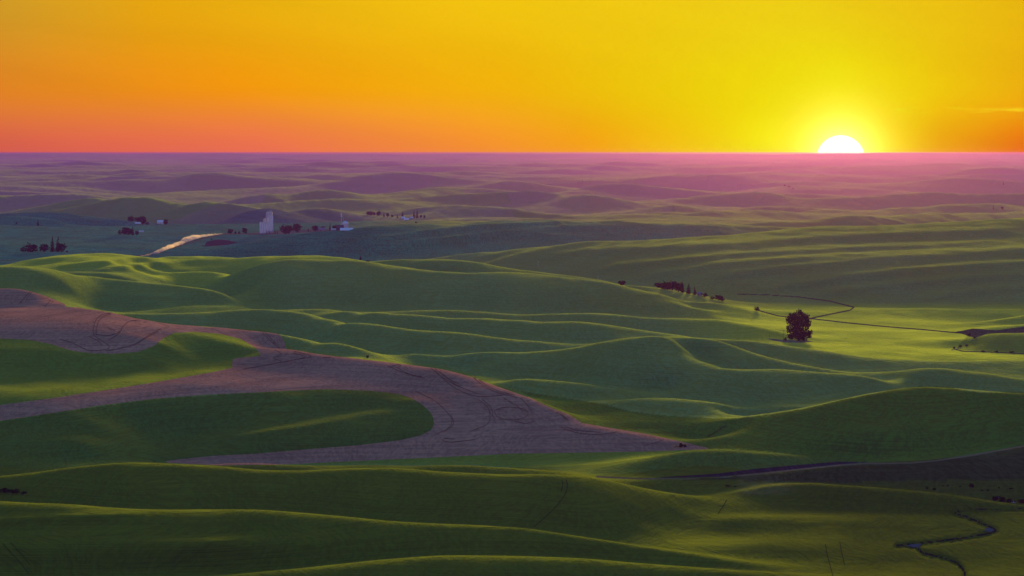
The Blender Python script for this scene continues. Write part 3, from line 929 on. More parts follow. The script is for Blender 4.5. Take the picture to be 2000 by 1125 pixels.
def grey(T, v):
    cc = T.n('ShaderNodeCombineColor')
    for i in range(3):
        T.link(v, cc.inputs[i])
    return cc.outputs[0]


def field_material(name, base=None, sheen=0.0, sheen_tint=(1, 1, 1), row=0.5, contrast=0.42, bump=0.7, rough=0.95):
    m, T = new_mat(name)
    geo = T.n('ShaderNodeNewGeometry')
    pos = geo.outputs['Position']
    if base is None:
        at = T.n('ShaderNodeAttribute', attribute_name='crop')
        col = at.outputs['Color']
        shw = T.math('MULTIPLY', at.outputs['Alpha'], sheen)
    else:
        rgb = T.n('ShaderNodeRGB')
        rgb.outputs[0].default_value = (*base, 1)
        col = rgb.outputs[0]
    # crop texture: uneven stand, drill rows and wheel lines; long in depth since the view is so flat
    wob = T.n('ShaderNodeVectorMath', operation='SCALE')
    n0 = T.n('ShaderNodeTexNoise', noise_dimensions='2D')
    n0.inputs['Scale'].default_value = 0.012
    n0.inputs['Detail'].default_value = 2
    T.link(scaled(T, pos, 1, 0.35), n0.inputs['Vector'])
    T.link(n0.outputs['Color'], wob.inputs[0])
    wob.inputs['Scale'].default_value = 60.0
    add = T.n('ShaderNodeVectorMath', operation='ADD')
    T.link(pos, add.inputs[0])
    T.link(wob.outputs[0], add.inputs[1])
    p = add.outputs[0]
    fine = noise(T, scaled(T, p, 0.22, 0.030, rot=0.25), 1.0, 5, 0.62)
    # drill rows and tillage follow the contour: streaks long along the slope, narrow in height
    sx = T.n('ShaderNodeSeparateXYZ')
    T.link(p, sx.inputs[0])
    sz = T.n('ShaderNodeSeparateXYZ')
    T.link(pos, sz.inputs[0])
    cz = T.n('ShaderNodeCombineXYZ')
    T.link(T.math('MULTIPLY', sx.outputs[0], 0.014), cz.inputs[0])
    T.link(T.math('MULTIPLY', sz.outputs[2], 1.1), cz.inputs[1])
    rows = noise(T, cz.outputs[0], 1.0, 4, 0.65)
    patch = noise(T, scaled(T, pos, 0.010, 0.0035), 1.0, 3, 0.5)
    grain = noise(T, scaled(T, p, 0.42, 0.085, rot=0.05), 1.0, 4, 0.65)
    v = T.math('ADD', T.math('MULTIPLY', fine, 0.5), T.math('MULTIPLY', rows, row))
    v = T.math('ADD', v, T.math('MULTIPLY', T.math('SUBTRACT', grain, 0.5), 0.9))
    v = T.mapr(v, 0.25 + 0.25 * row, 0.28 + 0.72 * row if row > 0.3 else 0.45, 1 - contrast, 1 + contrast)
    col = T.mix(1.0, col, grey(T, v), 'MULTIPLY')
    col = T.mix(1.0, col, grey(T, T.mapr(patch, 0.3, 0.7, 0.86, 1.14)), 'MULTIPLY')
    b = T.n('ShaderNodeBsdfPrincipled')
    b.inputs['Roughness'].default_value = rough
    b.inputs['Specular IOR Level'].default_value = 0.0
    b.inputs['Sheen Weight'].default_value = sheen
    if base is None:
        T.link(shw, b.inputs['Sheen Weight'])
    b.inputs['Sheen Roughness'].default_value = 0.5
    b.inputs['Sheen Tint'].default_value = (*sheen_tint, 1)
    T.link(col, b.inputs['Base Color'])
    if bump:
        bp = T.n('ShaderNodeBump')
        bp.inputs['Strength'].default_value = bump
        bp.inputs['Distance'].default_value = 1.2
        T.link(T.math('ADD', T.math('ADD', fine, T.math('MULTIPLY', rows, 0.8)), T.math('MULTIPLY', grain, 0.5)), bp.inputs['Height'])
        T.link(bp.outputs[0], b.inputs['Normal'])
    o = T.n('ShaderNodeOutputMaterial')
    T.link(b.outputs[0], o.inputs['Surface'])
    return m


M_CROP = field_material('crop', sheen=0.60, sheen_tint=(0.48, 0.72, 0.05))
M_SOIL = field_material('tilled_soil', (0.60, 0.20, 0.092), sheen=0.16, sheen_tint=(0.75, 0.42, 0.40), row=0.9, contrast=0.30, bump=0.5)
LAND = {
    'ploughed_field': M_SOIL,
    'dirt_road': field_material('road_dirt', (0.24, 0.15, 0.07), contrast=0.1, bump=0.1),
    'bare_bank': field_material('bank_soil', (0.075, 0.040, 0.042), contrast=0.25),
    'creek_bed': field_material('creek_soil', (0.026, 0.028, 0.014), contrast=0.3),
    'field_ditch': field_material('ditch_soil', (0.12, 0.09, 0.04), contrast=0.3),
    'gravel_patch': field_material('gravel', (0.22, 0.16, 0.09), contrast=0.2, bump=0.2),
    'fallow_patch': field_material('fallow', (0.15, 0.060, 0.045), contrast=0.2),
}
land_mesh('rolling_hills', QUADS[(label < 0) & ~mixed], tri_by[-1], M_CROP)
for k, (nm, _) in enumerate(REGIONS):
    land_mesh(nm, QUADS[(label == k) & ~mixed], tri_by[k], LAND[nm])

# ------------------------------------------------------------------ haze
def box_mesh(name, lo, hi):
    me = bpy.data.meshes.new(name)
    v = [(x, y, z) for x in (lo[0], hi[0]) for y in (lo[1], hi[1]) for z in (lo[2], hi[2])]
    f = [(0, 1, 3, 2), (4, 6, 7, 5), (0, 4, 5, 1), (2, 3, 7, 6), (0, 2, 6, 4), (1, 5, 7, 3)]
    me.from_pydata(v, [], f)
    me.update()
    return me


me = box_mesh('haze', (-55000, -250, ALLP[:, 2].min() - 1.0), (55000, SKY_D * 1.02, EYE + 2.0))
hz, T = new_mat('evening_haze')
pv = T.n('ShaderNodeVolumePrincipled')
pv.inputs['Color'].default_value = (*HAZE_COLOR, 1)
pv.inputs['Density'].default_value = HAZE_DENSITY
pv.inputs['Anisotropy'].default_value = HAZE_G
o_ = T.n('ShaderNodeOutputMaterial')
vs = T.n('ShaderNodeVolumeScatter')
vs.inputs['Color'].default_value = (*GLOW_COLOR, 1)
vs.inputs['Density'].default_value = GLOW_DENSITY
vs.inputs['Anisotropy'].default_value = GLOW_G
ads = T.n('ShaderNodeAddShader')
T.link(pv.outputs[0], ads.inputs[0])
T.link(vs.outputs[0], ads.inputs[1])
T.link(ads.outputs[0], o_.inputs['Volume'])
me.materials.append(hz)
haze = bpy.data.objects.new('haze', me)
COL.objects.link(haze)
haze['kind'] = 'stuff'

# ------------------------------------------------------------------ the sun's disc
import bmesh
bm = bmesh.new()
SUN_D = 220000.0
bmesh.ops.create_uvsphere(bm, u_segments=40, v_segments=20, radius=47.7 / FPX * SUN_D)
me = bpy.data.meshes.new('setting_sun')
bm.to_mesh(me)
bm.free()
me.shade_smooth()
ms, T = new_mat('sun_fire')
em = T.n('ShaderNodeEmission')
lw = T.n('ShaderNodeLayerWeight')
lw.inputs['Blend'].default_value = 0.12
em.inputs['Strength'].default_value = 1.0
c_ = T.ramp(lw.outputs['Facing'], [(0.0, (2.4, 2.2, 1.7)), (0.6, (2.0, 1.75, 1.1)), (1.0, (1.4, 1.1, 0.4))])
T.link(c_, em.inputs['Color'])
tr_ = T.n('ShaderNodeBsdfTransparent')
mx_ = T.n('ShaderNodeMixShader')
T.link(T.mapr(lw.outputs['Facing'], 0.25, 0.95, 0.0, 1.0, smooth=True), mx_.inputs[0])
T.link(em.outputs[0], mx_.inputs[1])
T.link(tr_.outputs[0], mx_.inputs[2])
o_ = T.n('ShaderNodeOutputMaterial')
T.link(mx_.outputs[0], o_.inputs['Surface'])
ms.cycles.emission_sampling = 'NONE'
me.materials.append(ms)
sun_o = bpy.data.objects.new('setting_sun', me)
COL.objects.link(sun_o)
sun_o.location = ((1642 - 1000) / FPX * SUN_D, SUN_D, EYE - (311.7 - HOR) / FPX * SUN_D)
sun_o['label'] = 'white-hot sun half sunk behind the horizon'
sun_o['category'] = 'sun'


# ------------------------------------------------------------------ finding the land under a point of the layout
ZG = Zi


def column(px):
    t = (px - PX_IN[0]) / PX_STEP
    i = int(np.clip(math.floor(t), 0, len(PX_IN) - 2))
    f = t - i
    return ZG[:, i] * (1 - f) + ZG[:, i + 1] * f


def ground(px, py):
    """first point of the land met at this place of the layout (or the nearest ridge below it)"""
    z = column(px)
    y = HOR + FPX * (EYE - z) / DD
    run = np.minimum.accumulate(y)
    i = int(np.argmax(run <= py))
    if run[-1] > py:
        i = len(DD) - 1
    d = DD[i]
    zz = z[i]
    if i > 0 and y[i - 1] > py:
        f = (y[i - 1] - py) / max(1e-6, y[i - 1] - y[i])
        d = DD[i - 1] + (DD[i] - DD[i - 1]) * f
        zz = z[i - 1] + (z[i] - z[i - 1]) * f
    return Vector(((px - 1000) / FPX * d, d, zz))


def land_z(x, y):
    px = 1000 + x / y * FPX
    return float(np.interp(math.log(y), LD, column(px)))


def tag(o, label, cat, group=None):
    o['label'] = label
    o['category'] = cat
    if group:
        o['group'] = group
    return o


def empty(name, loc, label, cat, group=None, rotz=0.0, scale=(1, 1, 1)):
    o = bpy.data.objects.new(name, None)
    COL.objects.link(o)
    o.location = loc
    o.rotation_euler = (0, 0, rotz)
    o.scale = scale
    return tag(o, label, cat, group)


def part(name, me, parent, loc=(0, 0, 0)):
    o = bpy.data.objects.new(name, me)
    COL.objects.link(o)
    o.parent = parent
    o.location = loc
    return o


def plain_mat(name, col, rough=0.8, spec=0.2, var=0.15, scale=0.6):
    m, T = new_mat(name)
    geo = T.n('ShaderNodeNewGeometry')
    nz = T.n('ShaderNodeTexNoise')
    nz.inputs['Scale'].default_value = scale
    nz.inputs['Detail'].default_value = 4
    T.link(geo.outputs['Position'], nz.inputs['Vector'])
    c = T.mix(1.0, (*col, 1), grey(T, T.mapr(nz.outputs[0], 0.3, 0.7, 1 - var, 1 + var)), 'MULTIPLY')
    b = T.n('ShaderNodeBsdfPrincipled')
    b.inputs['Roughness'].default_value = rough
    b.inputs['Specular IOR Level'].default_value = spec
    T.link(c, b.inputs['Base Color'])
    o = T.n('ShaderNodeOutputMaterial')
    T.link(b.outputs[0], o.inputs['Surface'])
    return m


def leaf_mat(name, col):
    m, T = new_mat(name)
    geo = T.n('ShaderNodeNewGeometry')
    c = T.mix(1.0, (*col, 1), grey(T, T.mapr(geo.outputs['Random Per Island'], 0, 1, 0.55, 1.45)), 'MULTIPLY')
    d = T.n('ShaderNodeBsdfDiffuse')
    t = T.n('ShaderNodeBsdfTranslucent')
    T.link(c, d.inputs['Color'])
    T.link(c, t.inputs['Color'])
    mx = T.n('ShaderNodeMixShader')
    mx.inputs[0].default_value = 0.08
    T.link(d.outputs[0], mx.inputs[1])
    T.link(t.outputs[0], mx.inputs[2])
    o = T.n('ShaderNodeOutputMaterial')
    T.link(mx.outputs[0], o.inputs['Surface'])
    return m


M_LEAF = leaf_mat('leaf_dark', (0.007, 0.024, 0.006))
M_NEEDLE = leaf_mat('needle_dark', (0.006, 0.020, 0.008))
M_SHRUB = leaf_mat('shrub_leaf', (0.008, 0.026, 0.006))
M_BARK = plain_mat('bark', (0.055, 0.040, 0.030))
M_WHITE = plain_mat('white_concrete', (0.88, 0.84, 0.80), var=0.06, scale=0.3)
M_METAL = plain_mat('galvanised_metal', (0.62, 0.62, 0.62), 0.45, 0.5, 0.06)
M_ROOFW = plain_mat('white_metal_roof', (0.80, 0.80, 0.80), 0.5, 0.4, 0.05)
M_ROOFG = plain_mat('grey_roof', (0.22, 0.20, 0.22))
M_WALLD = plain_mat('dark_barn_boards', (0.10, 0.07, 0.09))
M_WALLP = plain_mat('pale_siding', (0.45, 0.42, 0.42))
M_GLASS = plain_mat('window_glass', (0.03, 0.035, 0.045), 0.1, 0.6, 0.0)
M_POLE = plain_mat('weathered_pole', (0.16, 0.12, 0.10))
M_TYRE = plain_mat('tyre_rubber', (0.010, 0.010, 0.010), 0.9, 0.0)
M_TRACT = plain_mat('tractor_paint', (0.012, 0.022, 0.012), 0.8, 0.05)
M_STEEL = plain_mat('dark_steel', (0.02, 0.02, 0.02), 0.8, 0.05)
M_TRACK = plain_mat('tyre_track_soil', (0.24, 0.085, 0.045), 0.95, 0.0)
M_DENT = plain_mat('flattened_crop', (0.012, 0.020, 0.003), 0.95, 0.0)
M_ROCK = plain_mat('rock', (0.22, 0.17, 0.16), scale=0.3)


class MB:
    """collects faces, then links them as one mesh"""
    def __init__(self):
        self.v, self.f = [], []

    def face(self, pts):
        i = len(self.v)
        self.v += [tuple(p) for p in pts]
        self.f.append(tuple(range(i, i + len(pts))))

    def box(self, x0, x1, y0, y1, z0, z1):
        i = len(self.v)
        self.v += [(x, y, z) for x in (x0, x1) for y in (y0, y1) for z in (z0, z1)]
        self.f += [tuple(i + k for k in q) for q in ((0, 1, 3, 2), (4, 6, 7, 5), (0, 4, 5, 1), (2, 3, 7, 6), (0, 2, 6, 4), (1, 5, 7, 3))]

    def tube(self, a, b, ra, rb, n=8, caps=True):
        a, b = Vector(a), Vector(b)
        d = (b - a).normalized()
        u = d.orthogonal().normalized()
        w = d.cross(u)
        i = len(self.v)
        for p, r in ((a, ra), (b, rb)):
            for k in range(n):
                t = 2 * math.pi * k / n
                self.v.append(tuple(p + (u * math.cos(t) + w * math.sin(t)) * r))
        for k in range(n):
            k2 = (k + 1) % n
            self.f.append((i + k, i + k2, i + n + k2, i + n + k))
        if caps:
            self.f.append(tuple(i + k for k in reversed(range(n))))
            self.f.append(tuple(i + n + k for k in range(n)))

    def lathe(self, prof, n=20, cx=0.0, cy=0.0):
        i = len(self.v)
        for r, z in prof:
            for k in range(n):
                t = 2 * math.pi * k / n
                self.v.append((cx + r * math.cos(t), cy + r * math.sin(t), z))
        m = len(prof)
        for a in range(m - 1):
            for k in range(n):
                k2 = (k + 1) % n
                self.f.append((i + a * n + k, i + a * n + k2, i + (a + 1) * n + k2, i + (a + 1) * n + k))
        self.f.append(tuple(i + (m - 1) * n + k for k in range(n)))

    def prism(self, poly, y0, y1):
        """poly of (x, z) pulled along y"""
        n = len(poly)
        i = len(self.v)
        self.v += [(x, y0, z) for x, z in poly] + [(x, y1, z) for x, z in poly]
        self.f.append(tuple(i + k for k in range(n)))
        self.f.append(tuple(i + n + k for k in reversed(range(n))))
        for k in range(n):
            k2 = (k + 1) % n
            self.f.append((i + k, i + n + k, i + n + k2, i + k2))

    def mesh(self, name, mat, smooth=False):
        me = bpy.data.meshes.new(name)
        me.from_pydata(self.v, [], self.f)
        me.materials.append(mat)
        bm = bmesh.new()
        bm.from_mesh(me)
        bmesh.ops.recalc_face_normals(bm, faces=bm.faces)
        bm.to_mesh(me)
        bm.free()
        me.update()
        if smooth:
            me.shade_smooth()
        return me


def leaf_mesh(name, clumps, n, size, mat, seed, shell=0.55):
    """many leaf-spray faces through the volume of several uneven clumps (cx, cy, cz, rx, ry, rz)"""
    r = np.random.default_rng(seed)
    vol = np.array([c[3] * c[4] * c[5] for c in clumps])
    cnt = np.maximum(6, (n * vol ** 0.8 / (vol ** 0.8).sum()).astype(int))
    V = []
    for c, k in zip(clumps, cnt):
        d = r.normal(size=(k, 3))
        d /= np.linalg.norm(d, axis=1, keepdims=True)
        rad = (shell + (1 - shell) * r.random(k)) * (0.82 + 0.3 * r.random(k))
        rad *= np.where(r.random(k) < 0.25, r.random(k), 1.0)
        p = np.array(c[:3]) + d * rad[:, None] * np.array(c[3:6])
        a = r.normal(size=(k, 3)); a /= np.linalg.norm(a, axis=1, keepdims=True)
        b = np.cross(a, r.normal(size=(k, 3))); b /= np.linalg.norm(b, axis=1, keepdims=True)
        s = size * (0.6 + 0.8 * r.random(k))[:, None]
        V.append(np.stack([p - a * s, p - b * s * 0.55 + a * s * 0.1, p + a * s, p + b * s * 0.6], 1))
    V = np.concatenate(V).reshape(-1, 3)
    V[:, 2] = np.maximum(V[:, 2], 0.02)
    me = bpy.data.meshes.new(name)
    me.from_pydata(V.tolist(), [], np.arange(len(V)).reshape(-1, 4).tolist())
    me.materials.append(mat)
    me.update()
    return me


def trunk_mesh(name, h, r0, limbs, seed, lean=0.0):
    rr = random.Random(seed)
    b = MB()
    top = Vector((lean * h, 0, h))
    b.tube((0, 0, -0.01 * h), top * 0.5, r0, r0 * 0.7)
    b.tube(top * 0.5, top, r0 * 0.7, r0 * 0.25)
    for k in range(limbs):
        t = 0.35 + 0.5 * k / max(1, limbs)
        a = top * t
        ang = rr.uniform(0, 6.28)
        l = h * rr.uniform(0.3, 0.5)
        e = a + Vector((math.cos(ang) * l * 0.75, math.sin(ang) * l * 0.75, l * 0.6))
        b.tube(a, e, r0 * 0.4, r0 * 0.12, 6)
    return b.mesh(name, M_BARK, True)


# prototypes, one unit tall and one unit wide
PROTO = {}


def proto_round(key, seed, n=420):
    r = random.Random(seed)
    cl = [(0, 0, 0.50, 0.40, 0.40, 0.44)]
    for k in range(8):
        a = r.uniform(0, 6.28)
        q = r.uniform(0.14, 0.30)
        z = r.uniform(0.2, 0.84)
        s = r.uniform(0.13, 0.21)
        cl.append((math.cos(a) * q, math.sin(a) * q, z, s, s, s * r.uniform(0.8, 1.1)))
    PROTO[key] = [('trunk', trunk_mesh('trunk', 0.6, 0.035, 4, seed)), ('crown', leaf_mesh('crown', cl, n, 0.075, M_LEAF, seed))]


def proto_conifer(key, seed, n=420):
    r = random.Random(seed)
    cl = []
    for k in range(9):
        t = k / 8
        z = 0.10 + 0.84 * t
        s = 0.42 * (1 - t) ** 0.85 + 0.05
        cl.append((r.uniform(-.04, .04), r.uniform(-.04, .04), z, s, s, 0.085))
    PROTO[key] = [('trunk', trunk_mesh('trunk', 0.9, 0.03, 0, seed)), ('crown', leaf_mesh('crown', cl, n, 0.06, M_NEEDLE, seed, 0.3))]


def proto_bush(key, seed, n=260):
    r = random.Random(seed)
    cl = [(0, 0, 0.42, 0.36, 0.36, 0.40)]
    for k in range(6):
        a = r.uniform(0, 6.28)
        q = r.uniform(0.15, 0.34)
        s = r.uniform(0.16, 0.26)
        cl.append((math.cos(a) * q, math.sin(a) * q, r.uniform(0.2, 0.72), s, s, s))
    PROTO[key] = [('stem', trunk_mesh('stem', 0.5, 0.03, 3, seed)), ('foliage', leaf_mesh('foliage', cl, n, 0.07, M_SHRUB, seed))]


for i, k in enumerate('abc'):
    proto_round('round_' + k, 20 + i)
    proto_bush('bush_' + k, 40 + i)
for i, k in enumerate('ab'):
    proto_conifer('conifer_' + k, 60 + i)
proto_conifer('narrow', 71, 260)
NAMES = {'round': 'broadleaf_tree', 'conifer': 'conifer_tree', 'bush': 'shrub', 'narrow': 'young_conifer'}
CATS = {'round': 'tree', 'conifer': 'tree', 'bush': 'shrub', 'narrow': 'tree'}


def plant(kind, px, py, hpx, wpx, label, group=None, loc=None):
    base = kind.split('_')[0]
    p = ground(px, py) if loc is None else loc
    m = p.y / FPX
    if base == 'round':
        wpx *= 1.25
    root = empty(NAMES[base], p - Vector((0, 0, 0.25)), label, CATS[base], group, rotz=random.uniform(0, 6.28), scale=(wpx * m, wpx * m, hpx * m + 0.25))
    for nm, me in PROTO[kind]:
        part(nm, me, root)
    return root


# ------------------------------------------------------------------ the lone tree in the lit valley
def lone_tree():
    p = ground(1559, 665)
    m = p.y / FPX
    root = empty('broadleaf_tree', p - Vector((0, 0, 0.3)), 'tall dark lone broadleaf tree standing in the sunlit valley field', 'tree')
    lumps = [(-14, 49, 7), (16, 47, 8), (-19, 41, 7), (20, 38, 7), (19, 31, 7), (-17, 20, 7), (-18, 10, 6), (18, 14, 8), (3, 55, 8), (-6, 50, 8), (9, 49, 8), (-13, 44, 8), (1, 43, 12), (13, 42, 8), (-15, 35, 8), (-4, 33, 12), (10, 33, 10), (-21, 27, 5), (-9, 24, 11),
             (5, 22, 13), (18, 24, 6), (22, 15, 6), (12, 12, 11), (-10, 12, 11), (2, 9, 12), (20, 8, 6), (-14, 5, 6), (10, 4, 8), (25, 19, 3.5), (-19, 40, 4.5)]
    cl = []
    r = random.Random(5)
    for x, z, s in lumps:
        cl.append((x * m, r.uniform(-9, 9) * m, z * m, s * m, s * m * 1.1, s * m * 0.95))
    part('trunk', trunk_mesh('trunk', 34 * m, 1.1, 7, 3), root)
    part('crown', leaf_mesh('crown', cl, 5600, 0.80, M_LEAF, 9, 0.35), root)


lone_tree()
plant('bush_a', 1534, 665.5, 8, 11, 'small dark round bush just left of the lone valley tree')
plant('bush_b', 1478, 608, 11, 17, 'dark bushy shrub beside the ditch left of the lone tree')

# ------------------------------------------------------------------ trees and house behind the sunlit ridge
G = 'trees of the grove on the sunlit ridge'
for k, px, py, h, w, lab in (
        ('round_a', 1287, 562, 11, 20, 'low leftmost broadleaf tree of the ridge grove'),
        ('round_b', 1300, 565, 17, 24, 'second broadleaf tree from the left in the ridge grove'),
        ('round_c', 1313, 567, 20, 24, 'tallest broadleaf tree in the middle of the ridge grove'),
        ('round_a', 1325, 570, 20, 22, 'broadleaf tree next to the pointed conifer in the ridge grove')):
    plant(k, px, py, h, w, lab, G)
for k, px, py, h, w, lab in (
        ('conifer_a', 1333, 572, 23, 11, 'tallest pointed conifer on the ridge right of the grove'),
        ('conifer_b', 1345, 574, 20, 14, 'wide pointed conifer in the middle of three on the ridge'),
        ('conifer_a', 1357, 576, 17, 10, 'smallest pointed conifer on the ridge beside the pale house')):
    plant(k, px, py, h, w, lab, 'conifers on the sunlit ridge')
for k, px, py, h, w, lab in (
        ('bush_b', 1376, 581, 11, 16, 'round bush right beside the pale house on the ridge'),
        ('bush_c', 1391, 584, 7, 14, 'low middle bush on the ridge beyond the pale house'),
        ('round_c', 1404, 587, 12, 18, 'broad low tree near the right end of the ridge hedge'),
        ('bush_a', 1412, 588, 9, 11, 'small rounded bush at the right end of the ridge hedge'),
        ('round_b', 1214, 557, 11, 15, 'single squat tree on the ridge crest left of the grove')):
    plant(k, px, py, h, w, lab, 'bushes along the sunlit ridge')


def gable_house(px, py, wpx, hpx, label, cat='house', wall=M_WALLP, roof=M_ROOFG, name='farmhouse', depth=0.7, rotz=0.0, lean_roof=0.45, door=True):
    p = ground(px, py)
    m = p.y / FPX
    w, h = wpx * m, hpx * m
    l = w * depth
    root = empty(name, p - Vector((0, 0, 0.3)), label, cat, rotz=rotz)
    hw = h * (1 - lean_roof)
    b = MB()
    b.prism([(-w / 2, 0), (w / 2, 0), (w / 2, hw), (0, h - 0.05), (-w / 2, hw)][:5] if False else [(-l / 2, 0), (l / 2, 0), (l / 2, hw), (0, h - 0.08), (-l / 2, hw)], -w / 2, w / 2)
    me = b.mesh('wall', wall)
    o = part('wall', me, root)
    o.rotation_euler = (0, 0, R(90))
    b = MB()
    e = 0.06 * w
    t = max(0.12, 0.02 * w)
    sl = (h - hw) / (l / 2)
    for s in (-1, 1):
        b.prism([(0, h), (s * (l / 2 + e), hw - sl * e), (s * (l / 2 + e), hw - sl * e + t), (0, h + t)], -w / 2 - e, w / 2 + e)
    o = part('roof', b.mesh('roof', roof), root)
    o.rotation_euler = (0, 0, R(90))
    yf = -l / 2 - 0.02
    if door:
        b = MB(); b.box(-w * 0.06, w * 0.06, yf - 0.06, yf + 0.1, 0.05, min(2.2, hw * 0.8))
        part('door', b.mesh('door', M_WALLD), root)
    b = MB(); b.box(-0.5, 0.5, yf - 0.06, yf + 0.1, 0.0, 1.2)
    wm = b.mesh('window', M_GLASS)
    for x in (-0.32, 0.32):
        part('window', wm, root, (x * w, 0, hw * 0.35))
    return root


gable_house(1366, 578, 8.5, 8, 'small pale farmhouse standing on the ridge between conifers and bush', rotz=0.3)

# ------------------------------------------------------------------ grain elevator
def grain_elevator():
    p = ground(520, 455.5)
    m = p.y / FPX
    root = empty('grain_elevator', p - Vector((0, 0, 0.3)), 'tall white concrete grain elevator with stepped silos and a headhouse', 'grain elevator')
    X = lambda px: (px - 520.5) * m
    Hh = lambda py: (455.5 - py) * m
    def silo(px, r, py, y):
        b = MB()
        r *= m
        b.lathe([(r, 0), (r, Hh(py)), (r * 0.9, Hh(py) + 0.5), (0.2, Hh(py) + 0.9)], 20)
        o = part('silo', b.mesh('silo', M_WHITE, False), root, (X(px), y, 0))
        for pol in o.data.polygons:
            pol.use_smooth = abs(pol.normal.z) < 0.3
    for px in (509.4, 513.6, 517.8, 521.8):
        silo(px, 2.08, 434.5, 0)
        silo(px, 2.08, 434.5, 4.9 * m)
    for px in (525.0, 528.6, 532.0):
        silo(px, 1.9, 421.8, 0.6)
        silo(px, 1.9, 421.8, 4.6 * m)
    b = MB(); b.box(X(507.4), X(523.6), -2.6, 8.4 * m * 0.5, Hh(434.6), Hh(433.4))
    part('roof_slab', b.mesh('roof_slab', M_WHITE), root)
    b = MB(); b.prism([(X(514.2), Hh(433.4)), (X(519.4), Hh(433.4)), (X(519.4), Hh(427.8)), (X(516.8), Hh(426.2)), (X(514.2), Hh(427.8))], -1.5, 5)
    part('small_headhouse', b.mesh('small_headhouse', M_METAL), root)
    b = MB(); b.box(X(520.6), X(532.4), -1.6, 6.5, Hh(421.6), Hh(414.2))
    hd = part('headhouse', b.mesh('headhouse', M_WHITE), root)
    b = MB(); b.box(X(520.2), X(532.8), -2.0, 6.9, Hh(414.1), Hh(413.2))
    part('roof', b.mesh('roof', M_ROOFG), hd)
    b = MB(); b.box(X(522.6), X(530.4), 0, 5, Hh(413.1), Hh(411.4))
    part('roof_cupola', b.mesh('roof_cupola', M_METAL), hd)
    b = MB(); b.box(-0.7, 0.7, -0.12, 0.12, 0, 1.9)
    wm = b.mesh('window', M_GLASS)
    for px in (523.2, 526.5, 529.8):
        part('window', wm, hd, (X(px), -1.68, Hh(418.6)))
    b = MB(); b.box(X(519.9), X(522.9), -3.4, -1.9, Hh(434), Hh(416))
    part('lift_shaft', b.mesh('lift_shaft', M_METAL), root)
    b = MB(); b.box(X(523.4), X(534.2), -4.8, -2.4, 0.0, 5.2)
    part('loading_shed', b.mesh('loading_shed', M_METAL), root)
    b = MB(); b.tube((X(527), -2.2, Hh(419)), (X(516.8), 0, Hh(428.5)), 0.45, 0.45, 8)
    part('grain_spout', b.mesh('grain_spout', M_METAL), root)


grain_elevator()
ORD = ('leftmost', 'second from the left', 'third from the left', 'fourth from the left', 'fifth from the left', 'third from the right', 'second from the right', 'rightmost')
for i, px in enumerate((520.5, 523.4, 526.2, 529.0, 531.8, 535.0, 538.6, 542.0)):
    plant('narrow', px, 456.6 + 0.04 * i, 8.4 + (i % 3) * 0.8, 2.7, ORD[i] + ' narrow dark conifer in the row before the white elevator', 'narrow conifers in the row at the elevator')
VT = 'trees along the valley road'
for k, px, py, h, w, lab in (
        ('round_b', 558, 457.2, 21, 25, 'big round dark tree right of the white grain elevator'),
        ('round_c', 580, 454.5, 20, 18, 'tall oval dark tree second to the right of the elevator'),
        ('conifer_a', 602, 452.2, 7.5, 4, 'tiny conifer standing alone between the big trees and the farm'),
        ('round_a', 450, 457, 11, 11, 'round tree at the top end of the dusty road'),
        ('bush_a', 460, 457, 7, 7, 'low bush between the two trees at the end of the dusty road'),
        ('bush_c', 467, 457, 8, 6, 'small upright bush left of the tree nearest the elevator'),
        ('round_c', 478, 457, 14, 10, 'tallest single tree at the roadside left of the elevator'),
        ('round_a', 615, 452, 13, 13, 'round tree at the left end of the farm with the white bin'),
        ('round_c', 631, 449, 8, 9, 'small tree rising behind the low farmhouse roof'),
        ('conifer_b', 644.5, 450.5, 15, 6, 'pointed dark conifer in the middle of the farmyard'),
        ('round_b', 654, 450, 12, 12, 'dark tree between the conifer and the dark barn')):
    plant(k, px, py, h, w, lab, VT)

# farm with the white bin
gable_house(626, 451, 17, 6.5, 'long low farmhouse with grey roof beside the round farm tree', rotz=0.05, lean_roof=0.5)
gable_house(651.5, 450.2, 9.5, 4.2, 'small pale shed with low roof in front of the conifer', 'shed', name='shed', roof=M_METAL, rotz=-0.1)
gable_house(664, 449.5, 13, 10, 'dark boarded barn at the foot of the white grain bin', 'barn', wall=M_WALLD, roof=M_WALLD, name='barn', rotz=0.2)
gable_house(677, 450.4, 23, 5.2, 'long machine shed with a bright white metal roof', 'shed', wall=M_WALLD, roof=M_ROOFW, name='machine_shed', lean_roof=0.72, depth=0.5)


def grain_bin():
    p = ground(673.5, 448)
    p.y += 25
    p.z = land_z(p.x, p.y)
    m = p.y / FPX
    r, h = 6.3 * m, 10.5 * m
    root = empty('grain_bin', p - Vector((0, 0, 0.3)), 'round white metal grain bin with domed roof at the farm', 'grain bin')
    b = MB()
    prof = []
    for k in range(9):
        z = h * k / 8
        prof += [(r, z), (r * 0.985, z + h / 16)]
    b.lathe(prof[:-1], 24)
    part('wall', b.mesh('wall', M_METAL), root)
    b = MB()
    b.lathe([(r * 1.02, h), (r * 0.92, h + 0.22 * r), (r * 0.7, h + 0.48 * r), (r * 0.4, h + 0.68 * r), (r * 0.12, h + 0.76 * r)], 24)
    part('roof', b.mesh('roof', M_ROOFW, True), root)
    b = MB()
    for k in range(7):
        a = -math.pi * k / 6
        b.tube((r * math.cos(a), r * math.sin(a), 0), (r * 1.0 * math.cos(a), r * 1.0 * math.sin(a), h), 0.22, 0.22, 4)
    part('stiffener', b.mesh('stiffener', M_METAL), root)


grain_bin()


